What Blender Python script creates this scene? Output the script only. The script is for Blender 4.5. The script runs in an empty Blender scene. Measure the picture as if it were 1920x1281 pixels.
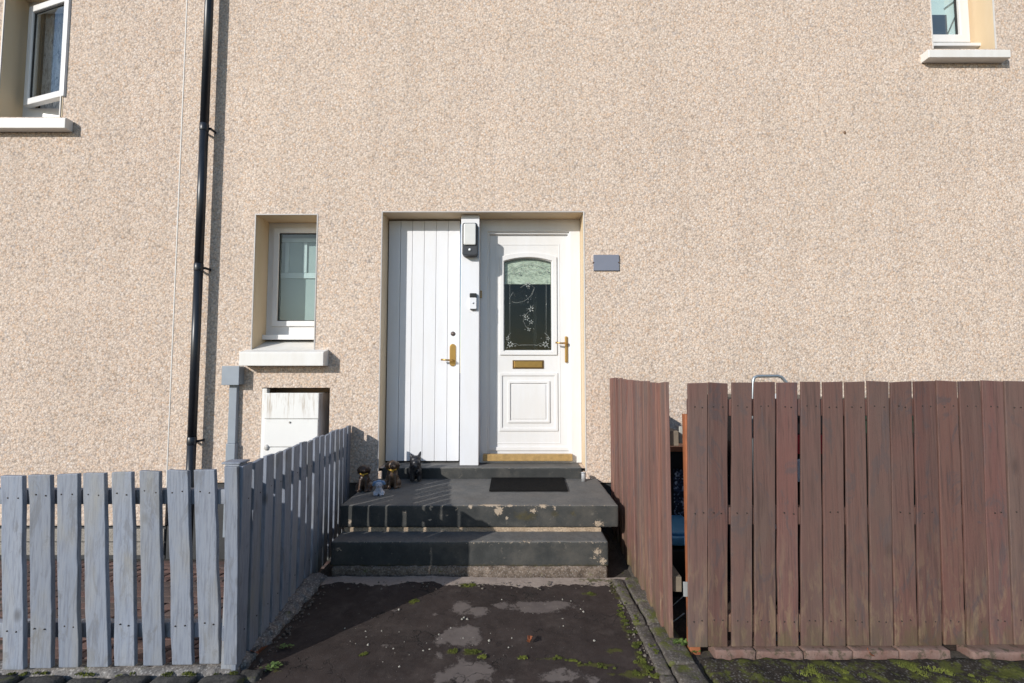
import bpy, bmesh, math, random
from mathutils import Vector, noise
from math import sin, cos, pi, radians
random.seed(7)
SC = bpy.context.scene
COL = SC.collection

# ------------------------------------------------------------------ camera, sky, sun, exposure
F, TILT, CH = 883.0, math.atan(52 / 883.0), 1.33
cam = bpy.data.cameras.new('camera'); co = bpy.data.objects.new('camera', cam); COL.objects.link(co)
co.location = (0, 0, CH); co.rotation_euler = (pi / 2 + TILT, 0, 0)
cam.sensor_width = 36; cam.lens = F / 1920 * 36; cam.clip_start = .05; cam.clip_end = 1000
SC.camera = co
SUN_D = Vector((.90, 1.0, -.56)).normalized()
EL = math.asin(-SUN_D.z); to_sun = -SUN_D
w = bpy.data.worlds.new('World'); SC.world = w; w.use_nodes = True
nt = w.node_tree; bg = nt.nodes['Background']; sk = nt.nodes.new('ShaderNodeTexSky')
sk.sky_type = 'NISHITA'; sk.sun_disc = False; sk.sun_elevation = EL
sk.sun_rotation = math.atan2(to_sun.x, to_sun.y); sk.air_density = 1.25; sk.dust_density = .5; sk.ozone_density = 3.0
nt.links.new(sk.outputs[0], bg.inputs[0]); bg.inputs[1].default_value = .145
sl = bpy.data.lights.new('sun', 'SUN'); sl.energy = 4.3; sl.angle = radians(.5); sl.color = (1, .955, .89)
so = bpy.data.objects.new('sun', sl); COL.objects.link(so)
so.rotation_euler = (-SUN_D).to_track_quat('Z', 'Y').to_euler(); so.location = (-8, -8, 8)
SC.view_settings.view_transform = 'Standard'; SC.view_settings.look = 'None'
SC.view_settings.exposure = -0.02; SC.view_settings.gamma = 1; SC.view_settings.use_curve_mapping = False

# ------------------------------------------------------------------ measuring helpers
def ray(px, py):
    yc = 640.5 - py
    return Vector((px - 960, F * cos(TILT) - yc * sin(TILT), F * sin(TILT) + yc * cos(TILT)))
def at(px, py, Y):
    d = ray(px, py); return Vector((0, 0, CH)) + d * (Y / d.y)
def atz(px, py, z):
    d = ray(px, py); return Vector((0, 0, CH)) + d * ((z - CH) / d.z)
def AX(px, py, Y): return at(px, py, Y).x
def AZ(py, Y): return at(960, py, Y).z

# ------------------------------------------------------------------ material helpers
class NT:
    def __init__(s, name):
        s.m = bpy.data.materials.new(name); s.m.use_nodes = True; s.t = s.m.node_tree
        s.b = s.t.nodes['Principled BSDF']; s.x = None
    def n(s, ty, **kw):
        o = s.t.nodes.new(ty)
        for k, v in kw.items(): setattr(o, k, v)
        return o
    def l(s, a, b): s.t.links.new(a, b)
    def obj(s):
        if not s.x: s.x = s.n('ShaderNodeTexCoord')
        return s.x.outputs['Object']
    def mp(s, scale=(1, 1, 1), rnd=False, src=None):
        m = s.n('ShaderNodeMapping'); m.inputs['Scale'].default_value = scale
        s.l(src or s.obj(), m.inputs['Vector'])
        if rnd:
            oi = s.n('ShaderNodeObjectInfo'); mu = s.n('ShaderNodeMath', operation='MULTIPLY'); mu.inputs[1].default_value = 57.0
            s.l(oi.outputs['Random'], mu.inputs[0]); cb = s.n('ShaderNodeCombineXYZ')
            for i in range(3): s.l(mu.outputs[0], cb.inputs[i])
            s.l(cb.outputs[0], m.inputs['Location'])
        return m.outputs[0]
    def noise(s, sc, det=4, rough=.55, vec=None, dist=0):
        o = s.n('ShaderNodeTexNoise'); o.inputs['Scale'].default_value = sc; o.inputs['Detail'].default_value = det
        o.inputs['Roughness'].default_value = rough; o.inputs['Distortion'].default_value = dist
        s.l(vec or s.obj(), o.inputs['Vector']); return o.outputs['Fac']
    def ramp(s, fac, stops, mode='LINEAR'):
        r = s.n('ShaderNodeValToRGB'); r.color_ramp.interpolation = mode; e = r.color_ramp.elements
        while len(e) < len(stops): e.new(.5)
        for i, (p, c) in enumerate(stops):
            e[i].position = p; e[i].color = (c, c, c, 1) if isinstance(c, (int, float)) else (*c, 1)
        s.l(fac, r.inputs[0]); return r.outputs[0]
    def mix(s, fac, a, b, mode='MIX'):
        o = s.n('ShaderNodeMix', data_type='RGBA', blend_type=mode)
        for sock, v in ((o.inputs[0], fac), (o.inputs[6], a), (o.inputs[7], b)):
            if isinstance(v, (int, float)): sock.default_value = v
            elif isinstance(v, tuple): sock.default_value = (*v, 1)
            else: s.l(v, sock)
        return o.outputs[2]
    def math(s, op, a, b=0, clamp=False):
        o = s.n('ShaderNodeMath', operation=op, use_clamp=clamp)
        for i, v in enumerate((a, b)):
            if isinstance(v, (int, float)): o.inputs[i].default_value = v
            else: s.l(v, o.inputs[i])
        return o.outputs[0]
    def attr(s, name):
        a = s.n('ShaderNodeAttribute'); a.attribute_name = name; return a.outputs['Fac']
    def rand(s): return s.n('ShaderNodeObjectInfo').outputs['Random']
    def z(s):
        g = s.n('ShaderNodeNewGeometry'); x = s.n('ShaderNodeSeparateXYZ'); s.l(g.outputs['Position'], x.inputs[0]); return x.outputs[2]
    def col(s, c):
        if isinstance(c, tuple): s.b.inputs['Base Color'].default_value = (*c, 1)
        else: s.l(c, s.b.inputs['Base Color'])
    def rough(s, v):
        if isinstance(v, (int, float)): s.b.inputs['Roughness'].default_value = v
        else: s.l(v, s.b.inputs['Roughness'])
    def bump(s, h, st=.5, d=.005):
        b = s.n('ShaderNodeBump'); b.inputs['Strength'].default_value = st; b.inputs['Distance'].default_value = d
        s.l(h, b.inputs['Height']); s.l(b.outputs[0], s.b.inputs['Normal'])

def simple(name, c, rough=.5, metal=0, var=.08, sc=12, bump=.0, spec=.5):
    t = NT(name); n = t.noise(sc, 5)
    k = t.ramp(n, [(.3, 1 - var), (.7, 1.0)])
    t.col(t.mix(1.0, c, k, 'MULTIPLY')); t.rough(rough); t.b.inputs['Metallic'].default_value = metal
    t.b.inputs['Specular IOR Level'].default_value = spec
    if bump: t.bump(t.noise(sc * 12, 4), bump, .002)
    return t.m

def harl_mat(name='pebbledash', k=1.015, tint=(1.0, .972, .958)):
    t = NT(name)
    wob = t.n('ShaderNodeTexNoise'); wob.inputs['Scale'].default_value = 70; wob.inputs['Detail'].default_value = 4; t.l(t.obj(), wob.inputs['Vector'])
    vm = t.n('ShaderNodeVectorMath', operation='MULTIPLY_ADD'); t.l(wob.outputs['Color'], vm.inputs[0])
    vm.inputs[1].default_value = (.022, .022, .022); t.l(t.obj(), vm.inputs[2])
    def vor(sc):
        v = t.n('ShaderNodeTexVoronoi'); v.inputs['Scale'].default_value = sc; t.l(vm.outputs[0], v.inputs['Vector']); return v
    v = vor(62); v2 = vor(97)
    sp = t.n('ShaderNodeSeparateColor'); t.l(v.outputs['Color'], sp.inputs[0])
    pal = t.ramp(sp.outputs[0], [(0, (.70, .58, .47)), (.22, (.58, .46, .36)), (.36, (.80, .71, .61)), (.5, (.50, .42, .35)),
                 (.6, (.62, .43, .28)), (.68, (.74, .64, .53)), (.8, (.48, .45, .43)), (.88, (.66, .48, .32)), (.94, (.86, .80, .73))], 'CONSTANT')
    sp2 = t.n('ShaderNodeSeparateColor'); t.l(v2.outputs['Color'], sp2.inputs[0])
    c = t.mix(t.ramp(sp2.outputs[1], [(0, 0.0), (.62, .0), (.66, .55)], 'CONSTANT'), pal, (.80, .68, .55))
    c = t.mix(.42, c, (.73, .60, .515))
    gap = t.ramp(v.outputs['Distance'], [(.3, 1.0), (.65, .78), (.95, .52)])
    c = t.mix(1.0, c, gap, 'MULTIPLY')
    big = t.ramp(t.noise(1.3, 5), [(.3, .93), (.7, 1.0)])
    c = t.mix(1.0, c, big, 'MULTIPLY')
    st = t.ramp(t.noise(1.0, 4, .6, t.mp((5.0, 3, .45))), [(.32, .94), (.6, 1.0)])
    c = t.mix(1.0, c, st, 'MULTIPLY')
    c = t.mix(1.0, c, tuple(k * q for q in tint), 'MULTIPLY')
    t.col(c); t.rough(.85); t.b.inputs['Specular IOR Level'].default_value = .25
    h = t.math('ADD', t.math('MULTIPLY', v.outputs['Distance'], -1.0), t.math('MULTIPLY', v2.outputs['Distance'], -.45))
    t.bump(h, .46, .008)
    return t.m

def paint_wood(name='blue_grey_paint'):
    t = NT(name); v = t.mp((1, 1, .07), True)
    g = t.noise(120, 5, .6, v)
    blot = t.noise(14, 6, .7, t.mp((1, 1, .16), True), .6)
    c = t.mix(t.ramp(blot, [(.38, 0.0), (.7, .75)]), (.212, .243, .308), (.270, .290, .335))
    c = t.mix(t.ramp(g, [(.36, .6), (.52, 0.0)]), c, (.13, .145, .19))
    kn = t.n('ShaderNodeTexVoronoi'); kn.inputs['Scale'].default_value = 6.5; t.l(t.mp((1, 1, .6), True), kn.inputs['Vector'])
    c = t.mix(t.ramp(kn.outputs['Distance'], [(.05, .85), (.15, 0.0)]), c, (.10, .105, .12))
    sm = t.noise(9, 7, .75, t.mp((1.5, 1.5, .55), True), .8)
    c = t.mix(t.ramp(sm, [(.53, 0.0), (.62, .6), (.74, .3)]), c, (.135, .14, .155))
    yel = t.noise(4.5, 5, .6, t.mp((1, 1, .35), True), .4)
    c = t.mix(t.ramp(yel, [(.5, 0.0), (.75, .6)]), c, (.29, .27, .215))
    zz = t.z()
    low = t.math('ADD', t.math('ADD', zz, .3), t.math('MULTIPLY', t.noise(11, 6, .7, t.mp((1, 1, .6), True)), -.34))
    c = t.mix(t.ramp(low, [(.05, .75), (.17, .0)]), c, (.10, .098, .06))
    br = t.math('ADD', t.math('MULTIPLY', t.rand(), .22), .88)
    c = t.mix(1.0, c, br, 'MULTIPLY')
    t.col(c); t.rough(.62); t.bump(t.math('ADD', g, t.math('MULTIPLY', blot, .5)), .55, .0025); return t.m

def stain_wood(name='brown_stain', side=False):
    t = NT(name); v = t.mp((1, 1, .045), True)
    g = t.noise(95, 6, .65, v)
    g2 = t.noise(26, 5, .6, t.mp((1, 1, .04), True), .6)
    c = t.ramp(t.rand(), [(0, (0.112, 0.054, 0.046)), (.2, (0.136, 0.062, 0.050)), (.4, (0.102, 0.059, 0.050)), (.55, (0.144, 0.059, 0.048)), (.75, (0.108, 0.064, 0.054)), (.9, (0.124, 0.056, 0.050))], 'CONSTANT')
    c = t.mix(t.ramp(g2, [(.40, 0.0), (.66, .6)]), c, (0.144, 0.086, 0.073))
    c = t.mix(t.ramp(t.noise(3.1, 4, .6, t.mp((1, 1, .5), True)), [(.4, 0.0), (.65, .6)]), c, (0.140, 0.054, 0.045))
    c = t.mix(t.ramp(g, [(.3, .75), (.5, 0.0)]), c, (0.053, 0.028, 0.025))
    kn = t.n('ShaderNodeTexVoronoi'); kn.inputs['Scale'].default_value = 5.5; t.l(t.mp((1, 1, .45), True), kn.inputs['Vector'])
    c = t.mix(t.ramp(kn.outputs['Distance'], [(.04, .75), (.14, 0.0)]), c, (0.049, 0.025, 0.022))
    sm = t.noise(6, 6, .7, t.mp((1.2, 1.2, .5), True), 2.2)
    c = t.mix(t.ramp(sm, [(.54, 0.0), (.64, .7), (.75, .2)]), c, (0.070, 0.052, 0.056))
    zz = t.z()
    flk = t.noise(28, 6, .7, t.mp((1, 1, .22), True), .5)
    bare = t.math('MULTIPLY', t.ramp(zz, [(.1, 1.0), (.62, 0.0)]), t.ramp(flk, [(.5, 0.0), (.62, 1.0)]))
    c = t.mix(t.math('MULTIPLY', bare, .7), c, (0.222, 0.146, 0.091))
    if side: c = t.mix(t.ramp(t.noise(30, 4, .6, t.mp((1, 1, .03), True)), [(.5, 0.0), (.7, .7)]), c, (0.247, 0.118, 0.083))
    al = t.math('ADD', t.math('ADD', zz, .5), t.math('MULTIPLY', t.noise(9, 6, .7, t.mp((1, 1, .5), True)), -.75))
    c = t.mix(t.ramp(al, [(.04, .75), (.26, 0.0)]), c, (0.082, 0.066, 0.028))
    gy = t.ramp(t.rand(), [(0, .0), (.12, .55), (.3, .1), (.45, .5), (.6, .0), (.78, .45), (.9, .15)], 'CONSTANT')
    c = t.mix(t.math('MULTIPLY', gy, .3 if side else .5), c, (.125, .085, .074))
    c = t.mix(1.0, c, t.math('ADD', t.math('MULTIPLY', t.rand(), .28), 1.2 if side else .92), 'MULTIPLY')
    c = t.mix(1.0, c, (.95, 1.0, .99), 'MULTIPLY')
    t.col(c); t.rough(.72); t.bump(t.math('ADD', g, g2), .6, .0025); return t.m

def step_mat():
    t = NT('chipped_grey_masonry_paint')
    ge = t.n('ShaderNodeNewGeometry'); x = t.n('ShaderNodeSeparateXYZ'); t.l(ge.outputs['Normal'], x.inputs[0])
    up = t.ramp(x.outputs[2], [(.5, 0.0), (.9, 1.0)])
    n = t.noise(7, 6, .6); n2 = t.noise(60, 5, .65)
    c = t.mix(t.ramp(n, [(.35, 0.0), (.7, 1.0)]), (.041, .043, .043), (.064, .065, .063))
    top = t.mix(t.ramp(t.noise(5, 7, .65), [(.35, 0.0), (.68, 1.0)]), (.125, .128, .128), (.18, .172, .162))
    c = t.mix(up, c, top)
    c = t.mix(t.ramp(n2, [(.3, .4), (.5, 0.0)]), c, (.03, .034, .034))
    c = t.mix(t.ramp(t.noise(3.4, 8, .72), [(.48, 0.0), (.66, .45)]), c, (.125, .112, .095))
    c = t.mix(t.ramp(t.noise(24, 8, .78), [(.60, 0.0), (.64, .55)]), c, (.16, .145, .125))
    ms = t.math('ADD', t.attr('moss'), t.math('MULTIPLY', t.math('SUBTRACT', t.noise(30, 5, .7), .5), .9))
    c = t.mix(t.ramp(ms, [(.45, 0.0), (.8, .8)]), c, (.075, .062, .025))
    ch = t.math('ADD', t.attr('chip'), t.math('MULTIPLY', t.math('SUBTRACT', t.noise(75, 7, .75), .5), 2.4))
    cf = t.ramp(ch, [(.56, 0.0), (.60, 1.0)])
    bare = t.mix(t.noise(18, 5), (.42, .32, .22), (.34, .30, .26))
    c = t.mix(cf, c, bare)
    t.col(c); t.rough(.8); t.b.inputs['Specular IOR Level'].default_value = .2
    h = t.math('SUBTRACT', t.math('MULTIPLY', n2, .6), t.math('MULTIPLY', cf, .6)); t.bump(h, .6, .004); return t.m

def tarmac_mat():
    t = NT('cracked_tarmac')
    n = t.noise(1.9, 6, .65); fine = t.noise(160, 3, .7)
    c = t.mix(t.ramp(n, [(.35, 0.0), (.7, 1.0)]), (.026, .0185, .0165), (.050, .036, .032))
    c = t.mix(t.ramp(t.noise(14, 5, .7), [(.45, 0.0), (.75, .6)]), c, (.058, .048, .045))
    c = t.mix(t.ramp(t.noise(4.5, 8, .75), [(.52, 0.0), (.72, .7)]), c, (.085, .068, .060))
    c = t.mix(t.ramp(t.noise(7, 8, .75, t.mp((1, 1, 1))), [(.30, .8), (.44, 0.0)]), c, (.016, .012, .011))
    vv = t.n('ShaderNodeTexVoronoi'); vv.inputs['Scale'].default_value = 170; t.l(t.obj(), vv.inputs['Vector'])
    c = t.mix(t.ramp(vv.outputs['Distance'], [(.12, .35), (.3, 0.0)]), c, (.11, .095, .085))
    vs = t.n('ShaderNodeTexVoronoi'); vs.inputs['Scale'].default_value = 38; t.l(t.obj(), vs.inputs['Vector'])
    c = t.mix(t.ramp(vs.outputs['Distance'], [(.05, .6), (.09, 0.0)]), c, (.2, .18, .16))
    pa = t.math('ADD', t.attr('patch'), t.math('MULTIPLY', t.math('SUBTRACT', t.noise(15, 9, .78), .5), 1.9))
    pf = t.ramp(pa, [(.50, 0.0), (.66, .9)])
    c = t.mix(pf, c, t.mix(t.noise(26, 5), (.115, .096, .088), (.175, .148, .137)))
    dist = t.n('ShaderNodeTexNoise'); dist.inputs['Scale'].default_value = 5; dist.inputs['Detail'].default_value = 6; t.l(t.obj(), dist.inputs['Vector'])
    vm = t.n('ShaderNodeVectorMath', operation='MULTIPLY_ADD'); t.l(dist.outputs['Color'], vm.inputs[0]); vm.inputs[1].default_value = (.6, .6, .6); t.l(t.obj(), vm.inputs[2])
    v = t.n('ShaderNodeTexVoronoi', feature='DISTANCE_TO_EDGE'); v.inputs['Scale'].default_value = 3.2; t.l(vm.outputs[0], v.inputs['Vector'])
    brk = t.ramp(t.noise(3.3, 3), [(.52, 0.0), (.60, 1.0)])
    ck = t.math('MULTIPLY', t.ramp(v.outputs['Distance'], [(.003, 1.0), (.014, 0.0)]), brk)
    c = t.mix(t.math('MULTIPLY', ck, .9), c, (.010, .009, .008))
    co_ = t.math('ADD', t.attr('concrete'), t.math('MULTIPLY', t.math('SUBTRACT', t.noise(16, 7, .7), .5), .9))
    cf = t.ramp(co_, [(.5, 0.0), (.56, 1.0)])
    c = t.mix(cf, c, t.mix(t.noise(45, 6, .7), (.22, .175, .15), (.44, .37, .32)))
    ms = t.math('ADD', t.attr('moss'), t.math('MULTIPLY', t.math('SUBTRACT', t.noise(22, 6, .7), .5), 1.1))
    mf = t.ramp(ms, [(.58, 0.0), (.72, .85)])
    c = t.mix(mf, c, t.mix(t.noise(50, 5), (.04, .042, .012), (.10, .10, .02)))
    t.col(c); t.rough(.85); t.b.inputs['Specular IOR Level'].default_value = .3
    h = t.math('SUBTRACT', t.math('ADD', t.math('MULTIPLY', fine, .35), t.math('MULTIPLY', pf, .5)), t.math('MULTIPLY', ck, 1.2))
    h = t.math('ADD', h, t.math('MULTIPLY', mf, .5)); t.bump(h, .8, .005); return t.m

def stone_mat(name, a, b, moss=.0, speck=.0, sc=9):
    t = NT(name); n = t.noise(sc, 7, .7, t.mp((1, 1, 1), True)); f = t.noise(90, 5, .75)
    c = t.mix(t.ramp(n, [(.35, 0.0), (.65, 1.0)]), a, b)
    c = t.mix(t.ramp(f, [(.35, .65), (.55, 0.0)]), c, tuple(q * .35 for q in a))
    if speck:
        v = t.n('ShaderNodeTexVoronoi'); v.inputs['Scale'].default_value = 75; t.l(t.obj(), v.inputs['Vector'])
        c = t.mix(t.ramp(v.outputs['Distance'], [(.2, speck), (.4, 0.0)]), c, (.72, .70, .68))
    if moss:
        m = t.noise(11, 6, .7); c = t.mix(t.ramp(m, [(.62 - moss * .3, 0.0), (.72 - moss * .3, .9)]), c, t.mix(t.noise(60, 4), (.045, .055, .012), (.14, .15, .03)))
    t.col(c); t.rough(.9); t.b.inputs['Specular IOR Level'].default_value = .25; t.bump(t.math('ADD', n, f), .8, .006); return t.m

def brick_mat():
    t = NT('red_brown_brick'); n = t.noise(16, 6, .7, t.mp((1, 1, 1), True))
    c = t.ramp(t.rand(), [(0, (.11, .06, .05)), (.35, (.085, .06, .055)), (.65, (.13, .07, .06))], 'CONSTANT')
    c = t.mix(t.ramp(n, [(.4, 0.0), (.7, .7)]), c, (.15, .105, .09)); t.col(c); t.rough(.9); t.bump(t.noise(120, 4), .5, .003); return t.m
def pink_brick_mat():
    t = NT('pink_brick'); n = t.noise(12, 6, .7, t.mp((1, 1, 1), True))
    c = t.mix(t.ramp(n, [(.35, 0.0), (.6, 1.0)]), (.165, .09, .072), (.21, .14, .12))
    c = t.mix(t.ramp(t.noise(30, 6, .7), [(.52, 0.0), (.62, .8)]), c, (.06, .05, .03)); t.col(c); t.rough(.9); t.bump(t.noise(120, 4), .6, .003); return t.m

def plaster_mat():
    t = NT('cream_plaster'); n = t.noise(3, 5, .6, t.mp((2, 2, .4)))
    c = t.mix(t.ramp(n, [(.35, 0.0), (.7, 1.0)]), (.66, .51, .33), (.70, .57, .41))
    t.col(c); t.rough(.75); t.bump(t.noise(90, 4), .25, .002); return t.m
def white_mat(name='white_upvc', c=(.735, .735, .745), rough=.36, dirt=.22):
    t = NT(name); n = t.noise(4, 6, .65, t.mp((2.5, 2.5, .6)))
    k = t.mix(t.ramp(n, [(.4, dirt * 1.0), (.65, 0.0)]), c, (.60, .56, .49)); t.col(k); t.rough(rough); return t.m
def dirty_white():
    t = NT('weathered_white_plastic'); d = t.noise(30, 6, .7, t.mp((1, 1, .09)))
    zz = t.z()
    f = t.math('MULTIPLY', t.ramp(d, [(.48, 0.0), (.62, 1.0)]), t.ramp(zz, [(.86, 0.0), (1.10, .75)]))
    c = t.mix(t.noise(7, 5), (.70, .70, .685), (.78, .775, .76)); c = t.mix(f, c, (.42, .35, .28)); t.col(c); t.rough(.45); return t.m

def glass_mat(name, tint=(.85, .9, .88), refl=1.0, ripple=0):
    t = NT(name); t.t.nodes.remove(t.b)
    out = t.t.nodes['Material Output']; tr = t.n('ShaderNodeBsdfTransparent'); gl = t.n('ShaderNodeBsdfGlossy'); mx = t.n('ShaderNodeMixShader')
    fr = t.n('ShaderNodeFresnel'); fr.inputs[0].default_value = 1.65
    tr.inputs[0].default_value = (*tint, 1); gl.inputs['Roughness'].default_value = .02
    if ripple:
        b = t.n('ShaderNodeBump'); b.inputs['Strength'].default_value = ripple; b.inputs['Distance'].default_value = .004
        t.l(t.noise(7, 3), b.inputs['Height']); t.l(b.outputs[0], gl.inputs['Normal'])
    ge = t.n('ShaderNodeNewGeometry'); ff = t.math('MULTIPLY', t.math('SUBTRACT', 1.0, ge.outputs['Backfacing']), refl); t.l(t.math('MULTIPLY', fr.outputs[0], ff, True), mx.inputs[0]); t.l(tr.outputs[0], mx.inputs[1]); t.l(gl.outputs[0], mx.inputs[2]); t.l(mx.outputs[0], out.inputs[0]); return t.m

def brass():
    t = NT('aged_brass'); n = t.noise(40, 4); t.col(t.mix(n, (.55, .34, .10), (.42, .25, .09))); t.rough(.32); t.b.inputs['Metallic'].default_value = .85; return t.m

M = {}
M['harl'] = harl_mat(); M['harl_l'] = harl_mat('pebbledash_neighbour', .98, (1, .968, .955))
M['plaster'] = plaster_mat(); M['white'] = white_mat(); M['board_white'] = white_mat('white_painted_boards', (.73, .74, .775), .45, .16)
M['sill'] = white_mat('white_painted_sill', (.74, .73, .71), .6, .3); M['dirty'] = dirty_white()
M['blue'] = paint_wood(); M['brown'] = stain_wood(); M['brown_side'] = stain_wood('brown_stain_side', True)
M['steps'] = step_mat(); M['tarmac'] = tarmac_mat()
M['kerb'] = stone_mat('rough_concrete_edging', (.085, .073, .064), (.165, .145, .125), .36, .12, 6)
M['mortar'] = stone_mat('rough_pebbly_mortar', (.15, .14, .135), (.27, .255, .245), .10, .28, 22)
M['sett'] = stone_mat('grey_whin_sett', (.05, .047, .044), (.11, .103, .096), .2)
M['mossy'] = stone_mat('moss_covered_kerb', (.022, .018, .014), (.055, .045, .036), .46, .12)
M['soil'] = stone_mat('dark_soil', (.05, .036, .028), (.10, .07, .055), .05)
M['ground'] = stone_mat('ground_earth', (.07, .06, .05), (.12, .105, .09), .1)
M['brick'] = brick_mat(); M['pink'] = pink_brick_mat()
M['pipe'] = simple('gloss_black_paint', (.016, .020, .028), .36, 0, .2)
M['greybox'] = simple('blue_grey_plastic', (.27, .31, .36), .5, 0, .1)
M['base_dark'] = simple('dark_grey_base_course', (.05, .052, .055), .8, 0, .35, 9, .4)
M['base_light'] = stone_mat('pale_painted_blockwork', (.30, .27, .235), (.38, .35, .31))
M['bead'] = simple('pale_render_bead', (.66, .63, .60), .6)
M['bead_grey'] = simple('grey_render_bead', (.45, .43, .42), .5)
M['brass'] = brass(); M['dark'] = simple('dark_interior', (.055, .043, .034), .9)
M['black'] = simple('black_plastic', (.012, .012, .014), .4); M['charcoal'] = simple('charcoal_plastic', (.035, .038, .045), .45)
M['lens'] = simple('frosted_lamp_diffuser', (.66, .66, .64), .35); M['sealb'] = simple('black_rubber_seal', (.018, .018, .018), .6)
M['slate'] = simple('slate_grey_plate', (.20, .215, .27), .45); M['glass'] = glass_mat('window_glass', (.90, .94, .94), 1.3)
M['doorglass'] = glass_mat('door_glass', (.88, .91, .88), .75, .3)
M['chrome'] = simple('galvanised_steel', (.38, .42, .45), .35, .7); M['tan'] = simple('tan_sill_strip', (.48, .31, .12), .5, 0, .35, 30)

# ------------------------------------------------------------------ mesh helpers
class MB:
    def __init__(s): s.v = []; s.f = []; s.sm = False
    def add(s, vs, fs):
        o = len(s.v); s.v += [Vector(a) for a in vs]; s.f += [tuple(i + o for i in f) for f in fs]; return s
    def box(s, a, b):
        x0, y0, z0 = a; x1, y1, z1 = b
        return s.add([(x0, y0, z0), (x1, y0, z0), (x1, y1, z0), (x0, y1, z0), (x0, y0, z1), (x1, y0, z1), (x1, y1, z1), (x0, y1, z1)],
                     [(0, 3, 2, 1), (4, 5, 6, 7), (0, 1, 5, 4), (1, 2, 6, 5), (2, 3, 7, 6), (3, 0, 4, 7)])
    def prism(s, pts, y0, y1):            # outline in x,z (counter-clockwise seen from -Y) pushed along Y
        n = len(pts)
        return s.add([(p[0], y0, p[1]) for p in pts] + [(p[0], y1, p[1]) for p in pts],
                     [tuple(range(n)), tuple(range(2 * n - 1, n - 1, -1))] + [(i, i + n, (i + 1) % n + n, (i + 1) % n) for i in range(n)])
    def ring(s, o, i, y0, y1):            # rectangular frame: outer (x0,z0,x1,z1), inner
        a = [(o[0], o[1]), (o[2], o[1]), (o[2], o[3]), (o[0], o[3])]; b = [(i[0], i[1]), (i[2], i[1]), (i[2], i[3]), (i[0], i[3])]
        vs = [(p[0], y, p[1]) for y in (y0, y1) for q in (a, b) for p in q]; f = []
        for k in range(4):
            j = (k + 1) % 4
            f += [(k, j, j + 4, k + 4), (k + 8, k + 12, j + 12, j + 8), (k, k + 8, j + 8, j), (k + 4, j + 4, j + 12, k + 12)]
        return s.add(vs, f)
    def tube(s, pts, r, n=12, cap=True):
        pts = [Vector(p) for p in pts]; rs = r if isinstance(r, (list, tuple)) else [r] * len(pts); vs = []; fs = []
        up = None
        for i, p in enumerate(pts):
            d = (pts[min(i + 1, len(pts) - 1)] - pts[max(i - 1, 0)]).normalized()
            if up is None or abs(d.dot(up)) > .98: up = Vector((0, 0, 1)) if abs(d.z) < .9 else Vector((0, 1, 0))
            a = d.cross(up).normalized(); b = d.cross(a)
            vs += [p + (a * cos(2 * pi * k / n) + b * sin(2 * pi * k / n)) * rs[i] for k in range(n)]
        for i in range(len(pts) - 1):
            for k in range(n): fs.append((i * n + k, i * n + (k + 1) % n, (i + 1) * n + (k + 1) % n, (i + 1) * n + k))
        if cap: fs += [tuple(range(n - 1, -1, -1)), tuple(range((len(pts) - 1) * n, len(pts) * n))]
        s.sm = True; return s.add(vs, fs)
    def ball(s, c, r, u=14, v=9, rot=None):
        r = (r, r, r) if isinstance(r, (int, float)) else r; vs = []; fs = []; c = Vector(c)
        for j in range(v + 1):
            th = pi * j / v
            for i in range(u):
                p = Vector((r[0] * sin(th) * cos(2 * pi * i / u), r[1] * sin(th) * sin(2 * pi * i / u), r[2] * cos(th)))
                if rot: p = rot @ p
                vs.append(c + p)
        for j in range(v):
            for i in range(u): fs.append((j * u + i, (j + 1) * u + i, (j + 1) * u + (i + 1) % u, j * u + (i + 1) % u))
        s.sm = True; return s.add(vs, fs)
    def rbox(s, a, b, r=.01, step=.02, jit=0, nsc=9, seed=0):   # rounded, gridded block with an uneven surface
        a = Vector(a); b = Vector(b); ax = []
        for k in range(3):
            L = b[k] - a[k]; rr = min(r, L * .49); n = max(1, int(round((L - 2 * rr) / step)))
            ax.append([a[k], a[k] + rr * .35] + [a[k] + rr + (L - 2 * rr) * i / n for i in range(n + 1)] + [b[k] - rr * .35, b[k]])
        N = [len(q) - 1 for q in ax]; idx = {}; vs = []
        def V(i, j, k):
            if (i, j, k) not in idx:
                p = Vector((ax[0][i], ax[1][j], ax[2][k]))
                q = Vector([min(max(p[m], a[m] + min(r, (b[m] - a[m]) * .49)), b[m] - min(r, (b[m] - a[m]) * .49)) for m in range(3)])
                d = p - q
                if d.length > 1e-9:
                    m = max(abs(d.x), abs(d.y), abs(d.z)); p = q + d.normalized() * m
                if jit:
                    w_ = noise.noise_vector(p * nsc + Vector((seed, seed * 2.3, 0))) + noise.noise_vector(p * nsc * 3.1) * .5
                    p = p + w_ * jit
                idx[(i, j, k)] = len(vs); vs.append(p)
            return idx[(i, j, k)]
        fs = []
        for i in range(N[0]):
            for j in range(N[1]):
                fs.append((V(i, j, 0), V(i, j + 1, 0), V(i + 1, j + 1, 0), V(i + 1, j, 0))); e = N[2]
                fs.append((V(i, j, e), V(i + 1, j, e), V(i + 1, j + 1, e), V(i, j + 1, e)))
        for i in range(N[0]):
            for k in range(N[2]):
                fs.append((V(i, 0, k), V(i + 1, 0, k), V(i + 1, 0, k + 1), V(i, 0, k + 1))); e = N[1]
                fs.append((V(i, e, k), V(i, e, k + 1), V(i + 1, e, k + 1), V(i + 1, e, k)))
        for j in range(N[1]):
            for k in range(N[2]):
                fs.append((V(0, j, k), V(0, j, k + 1), V(0, j + 1, k + 1), V(0, j + 1, k))); e = N[0]
                fs.append((V(e, j, k), V(e, j + 1, k), V(e, j + 1, k + 1), V(e, j, k + 1)))
        s.sm = True; return s.add(vs, fs)

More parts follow.
